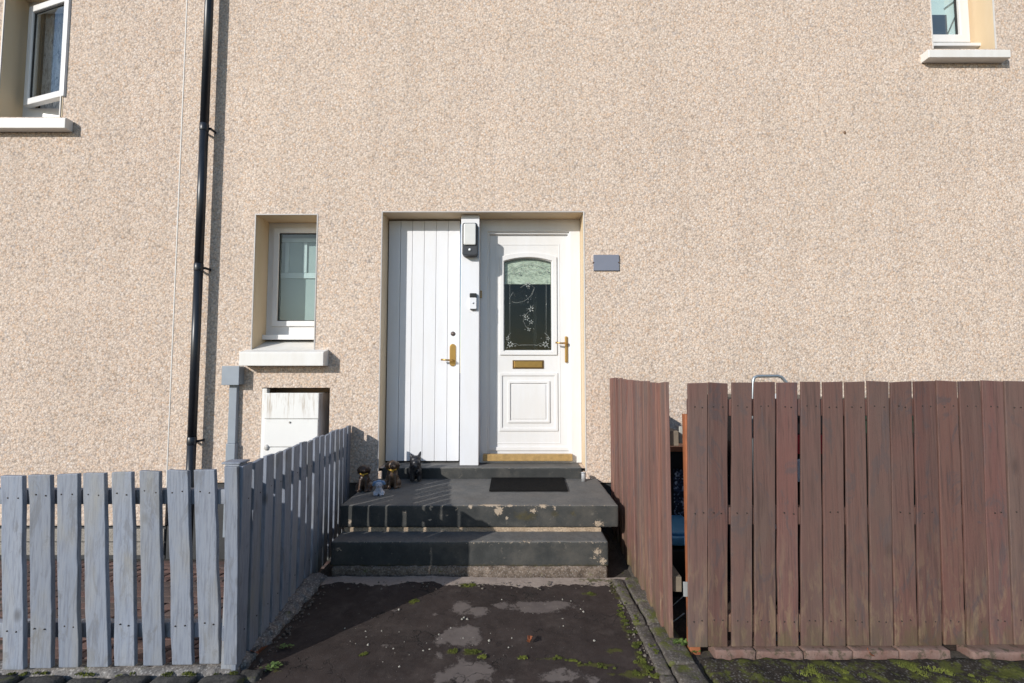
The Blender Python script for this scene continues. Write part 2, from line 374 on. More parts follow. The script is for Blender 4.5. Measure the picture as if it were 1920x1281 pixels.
ROOT = {}
def base_of(p):
    while p is not None and p.parent is not None: p = p.parent
    return p.location.copy() if p is not None else Vector((0, 0, 0))
def obj(name, mb, mat, parent=None, bevel=0, smooth=None, attrs=None, label=None, stuff=False, seg=2):
    me = bpy.data.meshes.new(name); o0 = base_of(parent)
    me.from_pydata([v - o0 for v in mb.v], [], mb.f); me.materials.append(M[mat] if isinstance(mat, str) else mat)
    sm = mb.sm if smooth is None else smooth
    if sm: me.polygons.foreach_set('use_smooth', [True] * len(me.polygons))
    if attrs:
        for an, fn in attrs.items():
            a = me.attributes.new(an, 'FLOAT', 'POINT'); a.data.foreach_set('value', [fn(v) for v in mb.v])
    me.update(); o = bpy.data.objects.new(name, me); COL.objects.link(o)
    if parent is not None: o.parent = parent
    if bevel:
        b = o.modifiers.new('bevel', 'BEVEL'); b.width = bevel; b.segments = seg; b.limit_method = 'ANGLE'; b.angle_limit = radians(40)
        b.harden_normals = False
    if label: o['label'] = label
    if stuff: o['kind'] = 'stuff'
    return o
def thing(name, label, cat, loc=(0, 0, 0), group=None):
    o = bpy.data.objects.new(name, None); COL.objects.link(o); o.location = loc; o['label'] = label; o['category'] = cat
    o.empty_display_size = .1
    if group: o['group'] = group
    return o
def tag(o, label, cat, group=None):
    o['label'] = label; o['category'] = cat
    if group: o['group'] = group
    return o
def struct(name, mb, mat, **k):
    o = obj(name, mb, mat, **k); o['kind'] = 'structure'; return o
def pbox(l, t, r, b, Y, y0, y1, py=None):
    """box whose front face (in plane Y) has the given measured edges"""
    py = (t + b) / 2 if py is None else py
    return (AX(l, py, Y), y0, AZ(b, Y)), (AX(r, py, Y), y1, AZ(t, Y))

# ------------------------------------------------------------------ ground
WY = 4.15                                  # face of the front wall
def gh(x, y):
    """height of the ground: path level in front, gardens falling a little towards the house"""
    if x < -1.27 and y > 2.23: return -.085 - (min(y, 4.3) - 2.23) * .115
    if x > .83 and y > 2.33: return -.10 - (min(y, 4.3) - 2.33) * .05
    if -1.2 <= x <= .8 and y > 1.2: return -.05
    return -.012
gx = [-200, -60, -20, -8, -4, -2.5, -1.5, -1.28, -1.27, -1.2, -.6, 0, .5, .8, .83, .84, 1.5, 3, 5, 8, 20, 60, 200]
gy = [-200, -60, -20, -6, -2, 0, 1, 1.2, 1.21, 1.7, 2.2, 2.23, 2.24, 2.33, 2.34, 2.8, 3.3, 3.8, 4.3, 6, 12, 40, 200]
g = MB(); g.add([(x, y, gh(x, y)) for y in gy for x in gx],
    [(j * len(gx) + i, j * len(gx) + i + 1, (j + 1) * len(gx) + i + 1, (j + 1) * len(gx) + i) for j in range(len(gy) - 1) for i in range(len(gx) - 1)])
struct('ground', g, 'ground')

# tarmac path: grid with worn patches, mortar apron and moss kept as attributes
def blobs(lst, z=0.0):
    out = []
    for px, py, rx, ry, s in lst:
        c = atz(px, py, z); a = atz(px + rx, py, z); b = atz(px, py + ry, z)
        out.append((c.x, c.y, abs(a.x - c.x), abs(b.y - c.y), s))
    return out
PATCH = blobs([(860, 1190, 42, 22, 1.0), (1010, 1136, 62, 13, 1), (1045, 1132, 24, 9, .9), (868, 1138, 22, 13, .95), (895, 1146, 22, 10, .9), (940, 1134, 22, 8, .8),
               (880, 1256, 48, 26, 1), (835, 1268, 26, 16, .9), (1050, 1264, 45, 14, .85), (1110, 1272, 22, 10, .8), (960, 1270, 22, 10, .6), (822, 1226, 12, 8, .8),
               (740, 1142, 26, 5, .55), (815, 1150, 14, 4, .6), (720, 1210, 16, 8, .5), (1090, 1175, 20, 4, .5), (980, 1230, 40, 4, .5)])
MOSS = blobs([(1150, 1100, 10, 40, .75), (1175, 1180, 12, 40, .7), (1205, 1240, 14, 30, .9), (1120, 1245, 60, 6, .8), (1040, 1232, 40, 5, .8), (1190, 1262, 34, 10, .9),
              (875, 1096, 26, 5, .9), (850, 1219, 16, 5, .95), (882, 1221, 18, 6, .95), (908, 1230, 7, 4, .9), (978, 1231, 14, 5, .8), (775, 1127, 9, 7, .8), (1105, 1112, 24, 5, .8),
              (1150, 1218, 26, 7, .8), (520, 1255, 18, 20, .6), (1110, 1086, 50, 8, .7), (680, 1225, 10, 6, .8), (1170, 1262, 60, 5, .8)])
def field(lst):
    def fn(v):
        m = 0
        for x, y, rx, ry, s in lst:
            d = ((v.x - x) / rx) ** 2 + ((v.y - y) / ry) ** 2
            if d < 5: m = max(m, s * math.exp(-d * .62))
        return m
    return fn
FOOT = 3.055
def apron(v):                              # pinkish mortar spilled along the foot of the steps
    e = .062 + .085 * noise.noise(Vector((v.x * 4.2, 3, 0))) + .03 * noise.noise(Vector((v.x * 13, 5, 0)))
    if -.95 < v.x < -.8 or -.55 < v.x < -.3: e -= .03
    d = (FOOT - v.y) / max(e, .015)
    return max(0, 1.05 - d * .55) if v.x < .74 else 0
p = MB(); x0, x1, y0, y1, st = -1.235, .80, 1.0, 3.10, .0125
nx = int((x1 - x0) / st); ny = int((y1 - y0) / st); vs = []
for j in range(ny + 1):
    for i in range(nx + 1):
        x = x0 + (x1 - x0) * i / nx; y = y0 + (y1 - y0) * j / ny
        h = .008 * noise.noise(Vector((x * 2.1, y * 2.1, 0))) + .004 * noise.noise(Vector((x * 9, y * 9, 4))) + .0016 * noise.noise(Vector((x * 38, y * 38, 8)))
        h += .005 * apron(Vector((x, y, 0))) 
        vs.append((x, y, h - .006))
p.add(vs, [(j * (nx + 1) + i, j * (nx + 1) + i + 1, (j + 1) * (nx + 1) + i + 1, (j + 1) * (nx + 1) + i) for j in range(ny) for i in range(nx)]); p.sm = True
struct('path', p, 'tarmac', attrs={'patch': field(PATCH), 'moss': field(MOSS), 'concrete': apron})
pv = MB(); pv.box((-30, -1.5, -.06), (30, .997, -.004)); struct('pavement', pv, 'tarmac', attrs={'patch': lambda v: 0, 'moss': lambda v: 0, 'concrete': lambda v: 0})
rd = MB(); rd.box((-60, -8, -.2), (60, -1.65, -.008 + -.0)); 
road = struct('road', rd, simple('road_asphalt', (.05, .05, .05), .9, 0, .2, 8, .4))
kb = thing('road_kerb', 'grey kerb stones between pavement and road behind the viewer', 'kerb', (0, -1.6, 0)); kb['kind'] = 'structure'
for i in range(12):
    obj('kerb_stone', MB().box((-5.5 + i * .92, -1.648, -.1), (-4.59 + i * .92, -1.502, .10)), 'sett', kb, .01)

# right-hand concrete edging between path and brown fence (two rows of worn pieces)
edge = thing('path_edging', 'cracked concrete edging strip along the right side of the tarmac path, mossy at its joints', 'edging', (.72, 2.5, 0))
def row(xa, xb, pieces, zt, mat='kerb', parent=edge, name='kerb_stone', jit=.004):
    y = 1.9
    for k, L in enumerate(pieces):
        sh = random.uniform(-.006, .006)
        def sk_(v, yy0=y): return v
        mb = MB().rbox((xa + sh, y, -.09), (xb + sh, y + L - .012, zt + random.uniform(-.006, .006)), .012, .022, jit, 14, k * 7 + xa * 10)
        obj(name, mb, mat, parent); y += L
row(.638, .702, [.24, .40, .21, .32], .012, jit=.0055); row(.711, .835, [.30, .34, .22, .31], .020, jit=.0065)
# left rough mortar haunch under the picket fence beside the path
haunch = MB()
A0 = Vector((-1.235, 2.13, 0)); B0 = Vector((-1.235, 3.04, 0))
haunch.rbox((-1.30, 2.17, -.10), (-1.185, 3.12, .03), .03, .013, .020, 26, 3)
tag(obj('mortar_kerb', haunch, 'mortar'), 'rough whitish pebbly mortar kerb running beside the path under the side picket fence', 'kerb')
# front mortar line and setts under the picket fence
fk = thing('sett_kerb', 'row of grey stone setts and rough mortar below the street-side picket fence', 'kerb', (-1.9, 2.05, 0))
obj('mortar_strip', MB().rbox((-2.9, 2.115, -.1), (-1.20, 2.20, .028), .03, .016, .012, 24, 9), 'mortar', fk, label='rough mortar strip')
xx = -2.9
for k in range(9):
    L = random.uniform(.17, .24)
    if xx + L > -1.09: L = -1.09 - xx
    if L < .05: break
    obj('sett', MB().rbox((xx, 1.93 + random.uniform(-.01, .01), -.1), (xx + L - .018, 2.108, .020 + random.uniform(-.008, .008)), .022, .02, .006, 14, k * 3), 'sett', fk); xx += L
obj('sett', MB().rbox((-1.185, 2.09, -.1), (-1.09, 2.165, .016), .022, .016, .007, 16, 77), 'sett', fk)
# right-hand mossy kerb under the brown fence and its pink bricks
mk = MB().rbox((.85, 1.80, -.12), (3.2, 2.262, .012), .05, .018, .014, 9, 5)
tag(obj('mossy_kerb', mk, 'mossy'), 'dark moss-covered ground strip in front of the brown street-side fence', 'kerb')
be = thing('brick_edging', 'broken pink bricks laid end to end under the brown street-side fence', 'brick edging', (1.6, 2.25, 0))
bpx = [1343, 1422, 1512, 1604, 1692, 1790]
for k in range(5):
    xa = AX(bpx[k] + 2, 1220, 2.24); xb = AX(bpx[k + 1] - 1, 1220, 2.24)
    obj('brick', MB().rbox((xa, 2.256, -.05), (xb - .001, 2.345, .032 + random.uniform(-.007, .003)), .005, .02, .003, 20, k), 'pink', be)
obj('brick', MB().rbox((2.13, 2.255, -.05), (2.6, 2.345, .024), .01, .02, .003, 20, 12), 'pink', be)

# pavers of the left garden
gp = thing('garden_paving', 'red-brown brick paving behind the blue-grey picket fence, falling towards the wall', 'paving', (-2.6, 3.2, -.2)); gp['kind'] = 'structure'; del gp['category']
me_brick = None; cnt = 0; y = 2.26; r_ = 0
bm0 = MB().rbox((-.098, -.048, -.03), (.098, .048, .03), .006, .2, 0)
while y < 4.12:
    x = (-1.46 if y < 2.9 else -1.52) - (.103 if r_ % 2 else 0)
    lim = -1.12 * y + .12
    while x > lim:
        if cnt < 300:
            if me_brick is None:
                o = obj('brick', bm0, 'brick', None); me_brick = o.data
            else: o = bpy.data.objects.new('brick', me_brick); COL.objects.link(o)
            o.parent = gp; o.location = Vector((x, y, gh(-2, y) - .022 + random.uniform(-.003, .003))) - gp.location
            o.rotation_euler = (-.115, random.uniform(-.015, .015), random.uniform(-.01, .01)); cnt += 1
        x -= .206
    y += .105; r_ += 1

# ------------------------------------------------------------------ steps
def chipfield(spots, Yf, edges):
    """spots: measured flakes on the front plane Yf; edges: (z, strength, x0, x1) worn arrises"""
    S = []
    for px, py, rx, ry, s in spots:
        c = at(px, py, Yf); a = at(px + rx, py + ry, Yf); S.append((c.x, c.z, abs(a.x - c.x), abs(a.z - c.z), s))
    def fn(v):
        m = 0.0
        for x, z, rx, rz, s in S:
            if v.y > Yf + .06: continue
            d = ((v.x - x) / rx) ** 2 + ((v.z - z) / rz) ** 2 + (max(0, v.y - Yf - .01) / .02) ** 2
            if d < 6: m = max(m, s * math.exp(-d * .6))
        for z, s, xa, xb in edges:
            if xa < v.x < xb:
                d = ((v.z - z) / .012) ** 2 + ((v.y - Yf) / .014) ** 2
                if d < 6: m = max(m, s * math.exp(-d * .6))
        return m
    return fn
ZL, ZT, ZK = .385, .205, .478
YL = CH - ZL; YL = YL / math.tan(math.atan((948 - 692) / F)) * 1.0
YL = atz(900, 948, ZL).y; YT = atz(900, 1016, ZT).y
xl0, xl1 = AX(637, 950, YL), AX(1160, 950, YL); xt0, xt1 = AX(620, 1020, YT), AX(1141, 1020, YT)
steps = thing('entrance_steps', 'dark grey painted concrete steps and landing with chipped edges below the two white doors', 'steps', (0, 3.6, 0))
cl = chipfield([(935, 957, 8, 8, 1.0), (1000, 958, 6, 4, .95), (1018, 948, 7, 5, 1.0), (920, 947, 22, 2.5, 1.1), (956, 947, 5, 4, 1.0), (882, 950, 4, 3, 1.0), (1057, 946, 4, 3, .95), (1069, 946, 4, 3, .95),
                (950, 972, 3, 3, 1), (656, 979, 4, 5, .9), (760, 960, 3, 2.5, .85), (806, 975, 3, 2.5, .85), (838, 966, 2.5, 2.5, .85), (1040, 953, 5, 3, .8), (1122, 982, 10, 6, .8), (808, 952, 4, 5, .8), (855, 955, 3, 3, .8)],
               YL, [(ZL, .36, -1.2, .75), (ZL, .46, -.25, .3), (ZL - .155, .5, -1.2, .8)])
ml = lambda v, q=[(at(985, 968, YL), .13, .05, .75), (at(1040, 965, YL), .05, .04, .7), (at(1075, 962, YL), .05, .04, .62)]: max(s * math.exp(-((v.x - c.x) / rx) ** 2 - ((v.z - c.z) / rz) ** 2) for c, rx, rz, s in q) if v.y < YL + .03 else 0
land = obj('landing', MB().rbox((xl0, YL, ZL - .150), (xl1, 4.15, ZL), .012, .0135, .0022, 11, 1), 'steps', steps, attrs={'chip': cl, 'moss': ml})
ris = obj('riser', MB().rbox((xl0 + .03, YL + .010, -.05), (AX(1128, 992, YL), 4.10, ZL - .152), .006, .02, .003, 14, 4), 'mortar' and stone_mat('exposed_peach_concrete', (.34, .255, .18), (.52, .41, .30)), steps, label='exposed peach concrete under the landing')
ct = chipfield([(1120, 1035, 9, 8, .75), (1130, 1052, 8, 8, .8), (1112, 1046, 6, 5, .6), (1095, 1012, 12, 2, .9), (634, 1030, 8, 4, .75), (910, 1014, 10, 2, .95), (990, 1015, 18, 1.5, .8), (805, 1037, 2.5, 2.5, .9)],
               YT, [(ZT, .40, -1.3, .8), (ZT, .50, -.3, .6)])
mt = lambda v: max(0, .75 - (v.z - .045) / .06) if v.y < YT + .05 else 0
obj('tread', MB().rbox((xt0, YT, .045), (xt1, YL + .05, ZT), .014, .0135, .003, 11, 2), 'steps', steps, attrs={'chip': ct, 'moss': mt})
obj('footing', MB().rbox((xt0 + .01, YT - .012, -.08), (xt1 - .005, YL + .02, .052), .02, .016, .008, 18, 6), stone_mat('bare_step_footing', (.10, .075, .058), (.27, .215, .175), .10, .15, 16), steps, label='bare concrete at the foot of the steps')
kx0, kx1 = AX(712, 880, 4.13), AX(1091, 880, 4.13)
ck = chipfield([(930, 874, 4, 1.5, 1.0), (962, 874, 3, 1.5, 1), (1008, 874, 4, 1.5, 1), (1040, 874, 3, 1.5, .9), (800, 874, 8, 2, .9)], 4.13, [(ZK, .36, -1, .7)])
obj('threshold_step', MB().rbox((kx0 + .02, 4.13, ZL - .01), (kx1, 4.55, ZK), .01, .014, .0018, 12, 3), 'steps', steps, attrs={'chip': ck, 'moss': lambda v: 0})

# ------------------------------------------------------------------ houses
def wall_sheet(x0, x1, z0, z1, holes, Y, th=.28):
    xs = sorted({x0, x1} | {h[0] for h in holes} | {h[2] for h in holes}); zs = sorted({z0, z1} | {h[1] for h in holes} | {h[3] for h in holes})
    mb = MB()
    for i in range(len(xs) - 1):
        for j in range(len(zs) - 1):
            cx = (xs[i] + xs[i + 1]) / 2; cz = (zs[j] + zs[j + 1]) / 2
            if any(h[0] < cx < h[2] and h[1] < cz < h[3] for h in holes): continue
            a, b, c, d = xs[i], xs[i + 1], zs[j], zs[j + 1]
            mb.add([(a, Y, c), (b, Y, c), (b, Y, d), (a, Y, d)], [(0, 1, 2, 3)]); mb.add([(a, Y + th, c), (b, Y + th, c), (b, Y + th, d), (a, Y + th, d)], [(3, 2, 1, 0)])
    a, b, c, d = x0, x1, z0, z1
    mb.add([(a, Y, c), (b, Y, c), (b, Y, d), (a, Y, d), (a, Y + th, c), (b, Y + th, c), (b, Y + th, d), (a, Y + th, d)], [(0, 4, 5, 1), (1, 5, 6, 2), (2, 6, 7, 3), (3, 7, 4, 0)])
    return mb
def reveal(h, Y0, Y1, sides='LRTB'):
    mb = MB(); x0, z0, x1, z1 = h; t = .02
    if 'L' in sides: mb.box((x0 - t, Y0 + .0025, z0), (x0, Y1, z1))
    if 'R' in sides: mb.box((x1, Y0 + .0025, z0), (x1 + t, Y1, z1))
    if 'T' in sides: mb.box((x0 - t, Y0 + .0025, z1 + .0), (x1 + t, Y1, z1 + t))
    if 'B' in sides: mb.box((x0 - t, Y0 + .0025, z0 - t), (x1 + t, Y1, z0))
    return mb
def room(h, Y0, Y1, grow=.3):
    x0, z0, x1, z1 = h; x0 -= grow; x1 += grow; z0 -= grow; z1 += grow; mb = MB()
    mb.add([(x0, Y0, z0), (x1, Y0, z0), (x1, Y0, z1), (x0, Y0, z1), (x0, Y1, z0), (x1, Y1, z0), (x1, Y1, z1), (x0, Y1, z1)],
           [(4, 7, 6, 5), (0, 1, 5, 4), (1, 2, 6, 5), (2, 3, 7, 6), (3, 0, 4, 7)])
    return mb
SX = AX(332, 440, WY)                       # seam between the two houses
WI = 4.38
house = thing('terraced_house', 'pebbledashed house with two white doors and small windows, right of the pale seam', 'house', (1, WY, 0))
nb = thing('terraced_house', 'pebbledashed neighbouring house left of the pale vertical seam, with the ajar upstairs window', 'house', (-5, WY, 0))
# openings, measured at the wall face
H_low = (AX(475, 560, WY), AZ(662, WY), AX(592.5, 500, WY), AZ(403, WY))
H_door = (AX(714, 600, WY), ZK - .03, AX(1095.5, 600, WY), AZ(398, WY))
H_met = (AX(490.5, 760, WY), AZ(905, WY), AX(618, 760, WY), AZ(727, WY))
H_ur = (AX(1748, 60, WY), AZ(92, WY), AX(1865, 60, WY), AZ(92, WY) + 1.15)
H_ul = (AX(2, 120, WY), AZ(219, WY), AX(116, 140, WY), AZ(219, WY) + 1.25)
HB, HBL = AZ(878, WY), AZ(986, WY)          # bottoms of the two harled areas
obj('wall', wall_sheet(SX, 6, HB, 6.2, [H_low, H_door, H_ur, H_met], WY), 'harl', house)
obj('wall', wall_sheet(-9, SX - .004, HBL, 6.2, [H_ul], WY + .006), 'harl_l', nb)
lo = HB - .004
obj('base_course', MB().box((SX, WY + .028, -.45), (AX(1310, 900, WY), WY + .3, lo)), 'base_dark', house)
obj('base_course', MB().box((AX(1310, 900, WY) + .002, WY + .028, -.45), (6, WY + .3, lo)), 'base_dark', house)
zb0, zb1 = AZ(1044, WY), HBL - .03
bl = MB(); 
for k in range(2):
    za = zb0 + (zb1 - zb0) * k / 2 + .004; zb_ = zb0 + (zb1 - zb0) * (k + 1) / 2 - .004
    xk = -8.9 + k * .2
    while xk < SX - .05:
        xe = min(xk + .44, SX - .01)
        obj('block', MB().box((xk, WY + .02, za), (xe - .008, WY + .2, zb_)), 'base_light', nb, .004); xk += .44
obj('base_joint', MB().box((-9, WY + .03, -.5), (SX - .012, WY + .28, zb1 + .01)), 'base_dark', nb)
# seam bead
obj('seam_bead', MB().box((SX - .0045, WY - .003, HB - .2), (SX + .0045, WY + .004, 6.2)), 'bead', house)
# reveals and beads round the openings
def beads(h, parent, mat='bead_grey', sides='LRT', t=.008):
    mb = MB(); x0, z0, x1, z1 = h
    if 'L' in sides: mb.box((x0 - t, WY - .004, z0), (x0 + .0015, WY + .004, z1 + t))
    if 'R' in sides: mb.box((x1 - .0015, WY - .004, z0), (x1 + t, WY + .004, z1 + t))
    if 'T' in sides: mb.box((x0, WY - .0045, z1 - .0015), (x1, WY + .003, z1 + t))
    obj('corner_bead', mb, mat, parent)
for h, pr, sd in ((H_low, house, 'LRTB'), (H_door, house, 'LRT'), (H_ur, house, 'LRT'), (H_ul, nb, 'LRT')):
    obj('reveal', reveal(h, WY, WI + .12, sd), 'plaster', pr)
beads(H_low, house, 'bead_grey'); beads(H_door, house, 'bead_grey', 'LT'); beads(H_door, house, 'bead', 'R'); beads(H_ur, house, 'bead', 'LR'); beads(H_ul, nb, 'bead_grey', 'LR')
obj('recess_lining', reveal(H_met, WY, WI + .02, 'LRTB').add([(H_met[0], WI + .02, H_met[1]), (H_met[2], WI + .02, H_met[1]), (H_met[2], WI + .02, H_met[3]), (H_met[0], WI + .02, H_met[3])], [(0, 1, 2, 3)]), simple('brown_recess_lining', (.32, .23, .17), .8), house)

def sill(h, pl, pt, pr, pb, parent, depth=.10, rise=.0):
    yf = WY - depth
    xa, xb = AX(pl, pb, yf), AX(pr, pb, yf); zt, zb = AZ(pt, yf), AZ(pb, yf)
    m = MB(); h0, h1 = h[0] + .001, h[2] - .001
    n = [(yf, zb), (WY + .002, zb), (WY + .002, zt + rise * .22), (yf + .012, zt + .002), (yf, zt - .008)]
    m.add([(xa, a, b) for a, b in n] + [(xb, a, b) for a, b in n], [(0, 1, 2, 3, 4), (9, 8, 7, 6, 5)] + [(i, i + 5, (i + 1) % 5 + 5, (i + 1) % 5) for i in range(5)])
    o = obj('window_sill', m, 'sill', parent, .004)
    m = MB(); n = [(WY + .0, zb + .01), (WI + .02, zb + .01), (WI + .02, zt + rise), (WY + .0, zt + rise * .22)]
    m.add([(h0, a, b) for a, b in n] + [(h1, a, b) for a, b in n], [(0, 1, 2, 3), (7, 6, 5, 4)] + [(i, i + 4, (i + 1) % 4 + 4, (i + 1) % 4) for i in range(4)])
    obj('inner_slope', m, 'sill', o); return o

# lower window -------------------------------------------------
YG = 4.37
wn = MB(); fx0 = AX(503, 520, YG); fx1 = H_low[2] + .03; fz0 = AZ(631, YG); fz1 = AZ(420, YG)
gx0, gz0, gx1, gz1 = AX(521.5, 520, YG), AZ(602, YG), fx1 - .075, AZ(437, YG)
wn.ring((fx0 - .03, fz0, fx1 + .03, fz1 + .04), (gx0 - .022, gz0 - .022, gx1 + .022, gz1 + .022), YG + .012, YG + .07)
lw = obj('window', wn, 'white', house, .004)
obj('sash', MB().ring((gx0 - .05, gz0 - .05, gx1 + .05, gz1 + .045), (gx0, gz0, gx1, gz1), YG - .006, YG + .045), 'white', lw, .004)
obj('seal', MB().ring((gx0, gz0, gx1, gz1), (gx0 + .008, gz0 + .008, gx1 - .008, gz1 - .008), YG + .012, YG + .02), 'sealb', lw)
obj('pane', MB().box((gx0 + .004, YG + .02, gz0 + .004), (gx1 - .004, YG + .026, gz1 - .004)), 'glass', lw)
obj('drip_bar', MB().box((AX(492, 635, YG - .05), YG - .06, AZ(637, YG - .05)), (H_low[2] - .002, YG + .012, AZ(628, YG - .05))), 'white', lw, .004)
pale = simple('pale_grey_green_blind', (.40, .47, .46), .7, 0, .12, 3)
bl = obj('blind', MB().box((fx0 - .1, YG + .12, gz0 - .1), (fx1 + .1, YG + .125, gz1 + .1)), pale, lw)
rails = MB(); yy = YG + .105
def rail(l, t, r, b): rails.box((AX(l, 480, yy), yy, AZ(b, yy)), (AX(r, 480, yy), yy + .012, AZ(t, yy)))
rail(518, 447, 640, 454); rail(518, 512, 640, 522)
for xq in (538, 572, 606): rail(xq - 3.5, 454.5, xq + 3.5, 511.5)
obj('blind_rail', rails, simple('pale_blind_rail', (.60, .67, .67), .6), lw, .002)
obj('room', room(H_low, YG + .13, 5.6), 'dark', lw)
sill(H_low, 447.5, 660, 606, 686, house, .115, .115)

# upper left window (neighbour): ajar sash -----------------------
YG = 4.36
ul = obj('window', MB().ring((H_ul[0] - .02, H_ul[1] - .03, H_ul[2] + .02, H_ul[3] + .02), (H_ul[0] + .048, AZ(205, 4.36) + .012, H_ul[2] - .03, H_ul[3] - .05), YG, YG + .07), 'white', nb, .004)
zmid = AZ(18, YG)
obj('transom', MB().box((H_ul[0] + .04, YG - .012, zmid), (H_ul[2] + .01, YG + .055, zmid + .075)), 'white', ul, .004)
obj('pane', MB().box((H_ul[0] + .03, YG + .03, zmid + .06), (H_ul[2], YG + .036, H_ul[3])), 'glass', ul)
hx, hy = AX(56, 200, YG - .01), YG - .012
ang = radians(-17)
def swing(mb):
    c, s_ = cos(ang), sin(ang)
    for i, v in enumerate(mb.v):
        dx, dy = v.x - hx, v.y - hy; mb.v[i] = Vector((hx + dx * c - dy * s_, hy + dx * s_ + dy * c, v.z))
    return mb
sz0, sz1 = AZ(205, YG), AZ(22, YG); sw = .56
obj('sash', swing(MB().ring((hx, sz0, hx + sw, sz1), (hx + .062, sz0 + .062, hx + sw - .062, sz1 - .062), hy - .05, hy)), 'white', ul, .006)
obj('seal', swing(MB().ring((hx + .062, sz0 + .062, hx + sw - .062, sz1 - .062), (hx + .07, sz0 + .07, hx + sw - .07, sz1 - .07), hy - .034, hy - .02)), 'sealb', ul)
obj('pane', swing(MB().box((hx + .065, hy - .028, sz0 + .065), (hx + sw - .065, hy - .022, sz1 - .065))), glass_mat('bright_glass', (.8, .84, .86), 1.8), ul)
t = NT('net_reflection'); n_ = t.noise(26, 6, .75, t.mp((1.6, 1, .4)), 1.2); t.col(t.ramp(n_, [(.36, (.16, .16, .18)), (.46, (.62, .62, .66)), (.54, (.92, .92, .95))])); t.rough(.8); reflm = t.m  # net pattern paints mirrored branches and bright cloud into the colour
cur = MB(); nseg = 26; cx0, cx1 = AX(84, 100, YG + .1), hx + .6
cv = [(cx0 + (cx1 - cx0) * i / nseg, YG + .09 + .012 * sin(i * 1.9) - .12 * i / nseg * 0, z) for z in (sz0 - .2, sz1 + .5) for i in range(nseg + 1)]
cur.add(cv, [(i, i + 1, nseg + 2 + i, nseg + 1 + i) for i in range(nseg)])
c_o = obj('reflection_curtain', cur, reflm, ul, smooth=True); sd_ = c_o.modifiers.new('thick', 'SOLIDIFY'); sd_.thickness = .002  # sheet behind the sash carrying the painted reflection
obj('room', room(H_ul, YG + .075, 5.6), 'dark', ul)
sill(H_ul, -60, 220, 121.5, 240, nb, .075, .015)

# upper right window ---------------------------------------------
YG = 4.36
fxr = AX(1817, 60, YG); gz0 = AZ(66, YG); gxr = AX(1799, 60, YG); fz0 = AZ(81, YG)
ur = obj('window', MB().ring((H_ur[0] - .05, fz0, fxr, H_ur[3] + .02), (H_ur[0] + .0, fz0 + .03, fxr - .03, H_ur[3] - .05), YG + .012, YG + .07), 'white', house, .004)
obj('sash', MB().ring((H_ur[0] - .03, fz0 + .002, fxr - .001, H_ur[3] - .03), (H_ur[0] + .03 - .025, gz0, gxr, H_ur[3] - .09), YG - .012, YG + .045), 'white', ur, .006)
obj('seal', MB().ring((H_ur[0] - .005, gz0, gxr, H_ur[3] - .09), (H_ur[0] + .004, gz0 + .004, gxr - .02, H_ur[3] - .098), YG + .014, YG + .02), 'sealb', ur)
obj('pane', MB().box((H_ur[0] - .01, YG + .022, gz0 + .002), (gxr - .002, YG + .027, H_ur[3] - .085)), 'glass', ur)
obj('drip_bar', MB().box((H_ur[0] + .002, YG - .08, AZ(90, YG - .05)), (fxr + .055, YG + .012, AZ(84, YG - .05))), 'white', ur, .004)
obj('reveal_fill', MB().box((fxr + .001, YG + .02, fz0), (H_ur[2] + .01, YG + .07, H_ur[3])), 'plaster', house)
pb_ = simple('sky_reflection_blue', (.74, .84, .86), .7, 0, .1, 3)
obj('reflection_board', MB().box((H_ur[0] - .2, YG + .044, gz0 - .2), (H_ur[2] + .2, YG + .050, H_ur[3] + .2)), pb_, ur, label='pale blue board painted as a sky reflection, behind the glass')  # pale blue colour stands in for bright sky mirrored in the pane
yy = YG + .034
obj('building_reflection', MB().box((AX(1730, 60, yy), yy, gz0 - .1), (AX(1776, 50, yy), yy + .009, AZ(28, yy))), simple('slate_blue_reflection', (.085, .105, .15), .6), ur)  # dark rectangle paints the reflection of a building opposite
obj('roof_edge_reflection', MB().tube([(AX(1776, 60, yy), yy, AZ(64, yy)), (AX(1794, 20, yy), yy, AZ(22, yy)), (AX(1800, 0, yy), yy, AZ(-20, yy))], .004, 6).tube([(AX(1770, 15, yy), yy, AZ(16, yy)), (AX(1796, 0, yy), yy, AZ(-3, yy))], .004, 6), simple('grey_reflection_line', (.2, .24, .27), .7), ur)  # thin grey tubes draw roof edges mirrored in the glass
obj('room', room(H_ur, YG + .175, 5.6), 'dark', ur)
sill(H_ur, 1742, 92, 1896, 107.5, house, .085, .0)

# ------------------------------------------------------------------ store door (left)
YD = 4.345
sx0, sx1 = AX(726, 640, YD), AX(861.5, 640, YD); sz0, sz1 = AZ(865, YD), AZ(414, YD)
sd = obj('store_door', MB().box((sx0, YD + .02, sz0), (sx1, YD + .05, sz1)), 'board_white', house, .003, label='white store door of vertical tongued boards')
nbd = 6; bw = (sx1 - sx0) / nbd
for k in range(nbd):
    obj('board', MB().box((sx0 + k * bw + .0012, YD, sz0 + .002), (sx0 + (k + 1) * bw - .0012, YD + .021, sz1)), 'board_white', sd, .003)
hc = at(849, 665, YD)
pl = MB(); zz0, zz1 = AZ(687, YD), AZ(645, YD); hw = .028; pts = []
for k in range(9): a = pi * k / 8; pts.append((hc.x + hw * cos(a), zz1 - hw + hw * sin(a)))
for k in range(9): a = pi + pi * k / 8; pts.append((hc.x + hw * cos(a), zz0 + hw + hw * sin(a)))
pl.prism(pts, YD - .009, YD + .001)
hz = AZ(676, YD)
pl2 = MB().tube([(hc.x, YD - .005, hz), (hc.x, YD - .05, hz)], .011, 10).tube([(hc.x, YD - .05, hz), (hc.x - .05, YD - .056, hz + .003), (hc.x - .10, YD - .053, hz + .006)], [.009, .008, .009], 10)
obj('handle_plate', pl, 'brass', sd, .003); obj('handle', pl2, 'brass', sd)
